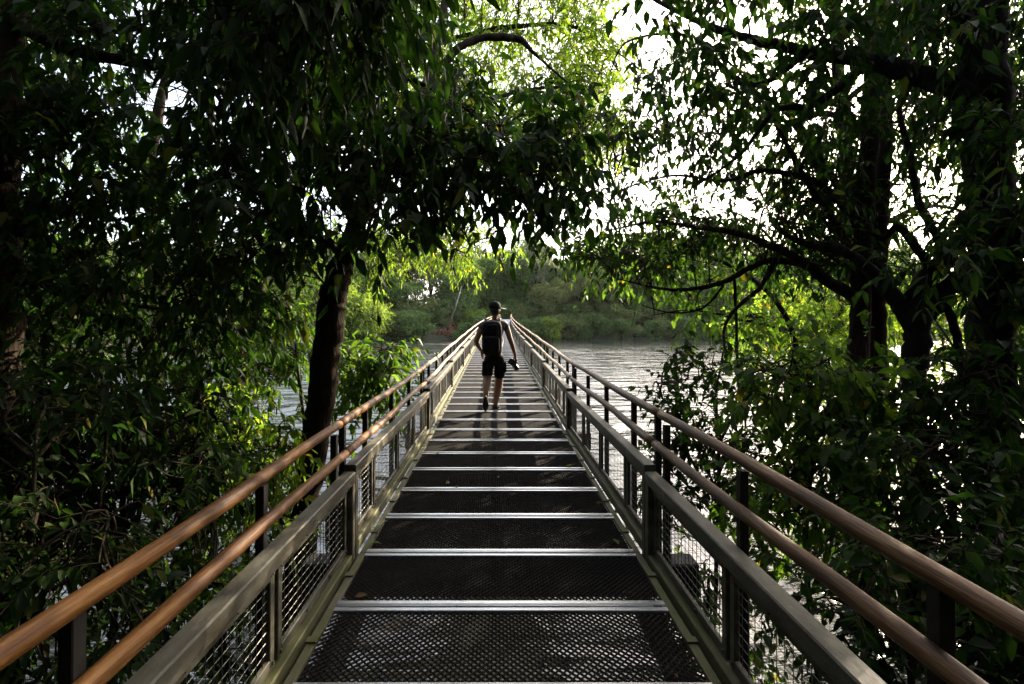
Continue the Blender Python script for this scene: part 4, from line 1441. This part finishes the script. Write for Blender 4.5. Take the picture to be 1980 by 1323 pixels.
# shoes
for nm, hl, an, to, R_ in (('L', pw(940, 764, -.235), pw(940.2, 768, -.2), pw(939.3, 785.5, -.13), None), ('R', pw(957.3, 788.5, -.03), pw(958.6, 781, .03), pw(963.5, 790, .19), None)):
    mid = (hl + to) / 2 + (np.array([0, .02, .0]) if nm == 'L' else np.array([0, 0, .012]))
    T_ = {'a': (an, .05), 'h': (hl, (.043, .04)), 'm': (mid, (.048, .042)), 't': (to, (.042, .03))}
    sh = pl('shoe', skin_mesh('shoe', T_, [('a', 'h'), ('h', 'm'), ('m', 't')], 'm'), M['rubber'])
    so = MB()
    ax = nrm(to - hl)
    if nm == 'L':
        nn_ = nrm(np.array([0, -.95, -.25]))
    else:
        nn_ = np.array([0, 0, -1.])
    sx = nrm(np.cross(ax, nn_))
    ln = np.linalg.norm(to - hl)
    N_ = 20
    top, bot = [], []
    for i_ in range(N_):
        a_ = 2 * math.pi * i_ / N_
        u = math.cos(a_)
        wd = .046 * (1 + .12 * u - .18 * (u < -.2)) * math.sin(a_)
        p_ = (hl + to) / 2 + ax * (ln / 2 + .045) * u + sx * wd
        top.append(p_ + nn_ * .026); bot.append(p_ + nn_ * .046)
    so.add(top + bot, [tuple(range(N_)), tuple(range(2 * N_ - 1, N_ - 1, -1))] + [(i_, (i_ + 1) % N_, (i_ + 1) % N_ + N_, i_ + N_) for i_ in range(N_)])
    me = so.mesh('sole')
    me.transform(POFF)
    link('sole', me, M['rubber'] if nm == 'L' else M['sole_pale'], sh)
# hair, cap, ear
m = MB(); m.add(*blob(pw(957, 600, .02), (.086, .1, .085), .9, .95))
pl('hair', m.mesh('hair', True), M['hair'])
hd = Matrix.Rotation(math.radians(-38), 3, 'Z')
m = MB(); m.add(*blob(pw(957, 595.5, .025), (.098, .112, .108), .85, .95, cut=-.05))
capo = pl('cap', m.mesh('cap', True), M['cloth_black'])
m = MB(); m.add(*blob(pw(969, 596.5, .11), (.085, .075, .012), .8, .9, R=Matrix.Rotation(math.radians(-48), 3, 'Z') @ Matrix.Rotation(math.radians(8), 3, 'Y')))
me = m.mesh('brim', True); me.transform(POFF)
link('brim', me, M['cap_grey'], capo)
m = MB(); m.add(*blob(pw(963.5, 601.5, -.035), (.012, .024, .034), .8, .9))
pl('ear', m.mesh('ear', True), M['skin'])
m = MB(); m.tube([pw(926.5 + 2.4 + math.cos(a_) * 2.9, 677 - math.cos(a_) * 1.5, .085 + .035 * math.sin(a_)) for a_ in np.linspace(0, 6.283, 15)], .007, 6)
pl('wristwatch', m.mesh('wristwatch', True), M['rubber'])

# backpack: a thing of its own, worn on the back
pk0 = pw(951, 683, -.22)
pack = empty('backpack', tuple(pk0), 'black backpack with grey shoulder straps on the back of the walking person', 'backpack')
KO = Matrix.Translation(-Vector(tuple(pk0)))


def kp(name, me, mat, par=pack):
    me.transform(KO)
    return link(name, me, mat, par)


m = MB(); m.add(*blob(pw(951.5, 653, -.215), (.155, .105, .262), .42, .5, 32, 22)); kp('pack_body', m.mesh('pack_body', True), M['pack'])
m = MB(); m.add(*blob(pw(950.5, 665, -.315), (.125, .045, .135), .45, .5)); kp('front_pocket', m.mesh('front_pocket', True), M['pack'])
m = MB(); m.add(*blob(pw(951, 636, -.31), (.10, .03, .075), .5, .5)); kp('top_pocket', m.mesh('top_pocket', True), M['pack'])
for sx, b0 in ((938.5, 941), (967.5, 964)):
    m = MB()
    pts = [pw(b0, 628, -.14), pw((b0 + sx) / 2, 618.5, -.1), pw(sx, 617.5, .0), pw(sx - .5 * np.sign(sx - 953), 625, .1), pw(sx, 642, .135), pw(sx + np.sign(sx - 953) * 4, 660, .06), pw(sx + np.sign(sx - 953) * 1, 672, -.12)]
    P_, r_ = spline(pts, [.02] * 7, 6)
    m.tube(P_, r_, 8)
    kp('shoulder_strap', m.mesh('shoulder_strap', True), M['strap'])
m = MB()
for x_, z0, z1 in ((959.5, 630, 660), (962.5, 632, 656)):
    m.tube([pw(x_ - 4, z0 - 3.5, -.325), pw(x_, z0, -.32), pw(x_ + .6, (z0 + z1) / 2, -.32), pw(x_, z1, -.315)], .004, 5)
m.tube([pw(943, 651.5, -.345), pw(951, 650, -.362), pw(960, 651.5, -.345)], .004, 5)
kp('zip', m.mesh('zip', True), M['strap'])
m = MB(); m.tube([pw(948, 625, -.2), pw(948.5, 620, -.19), pw(954, 620, -.19), pw(954.5, 625, -.2)], .008, 6)
kp('carry_loop', m.mesh('carry_loop', True), M['strap'])

# the photo camera in the right hand
c0 = pw(992.5, 702, .07)
phc = empty('photo_camera', tuple(c0), 'black camera with a long lens held low in the right hand of the person', 'camera')
CO = Matrix.Translation(-Vector(tuple(c0)))
Rc = Matrix.Rotation(math.radians(28), 3, 'Y')
m = MB(); m.add(*blob(pw(991.5, 701, .07), (.07, .045, .05), .35, .35, R=Rc)); m.add(*blob(pw(989.5, 696.5, .07), (.032, .035, .026), .5, .5, R=Rc))
me = m.mesh('camera_body', True); me.transform(CO); link('camera_body', me, M['black_plastic'], phc)
m = MB(); m.add(*blob(pw(997.5, 699, .06), (.02, .05, .042), .5, .5, R=Rc))
me = m.mesh('grip', True); me.transform(CO); link('grip', me, M['rubber'], phc)
m = MB(); m.tube([pw(991.5, 702, .08), pw(994, 706, .1), pw(994.3, 706.5, .1), pw(998.5, 712.5, .14), pw(998.8, 713, .142), pw(1000.2, 715.2, .155)], [.036, .037, .041, .041, .045, .047], 18)
me = m.mesh('lens', True); me.transform(CO); link('lens', me, M['black_plastic'], phc)
#PERSON1#
# ------------------------------------------------------------------ the humid air over the river
hm = bpy.data.materials.new('haze')
hm.use_nodes = True
hn, hl = hm.node_tree.nodes, hm.node_tree.links
hn.clear()
hv = hn.new('ShaderNodeVolumePrincipled')
hv.inputs['Color'].default_value = (1.0, .98, .9, 1)
hv.inputs['Density'].default_value = .00004
hv.inputs['Anisotropy'].default_value = .3
ho = hn.new('ShaderNodeOutputMaterial')
hl.new(hv.outputs[0], ho.inputs['Volume'])
bm = bmesh.new()
bmesh.ops.create_cube(bm, size=1)
bmesh.ops.scale(bm, vec=(800, 640, 38), verts=bm.verts)
bmesh.ops.translate(bm, vec=(0, 180, 14), verts=bm.verts)
hme = bpy.data.meshes.new('haze')
bm.to_mesh(hme)
bm.free()
tag(link('haze', hme, hm), kind='stuff')
cy.volume_bounces = 0
print('LEAVES', NLEAF)
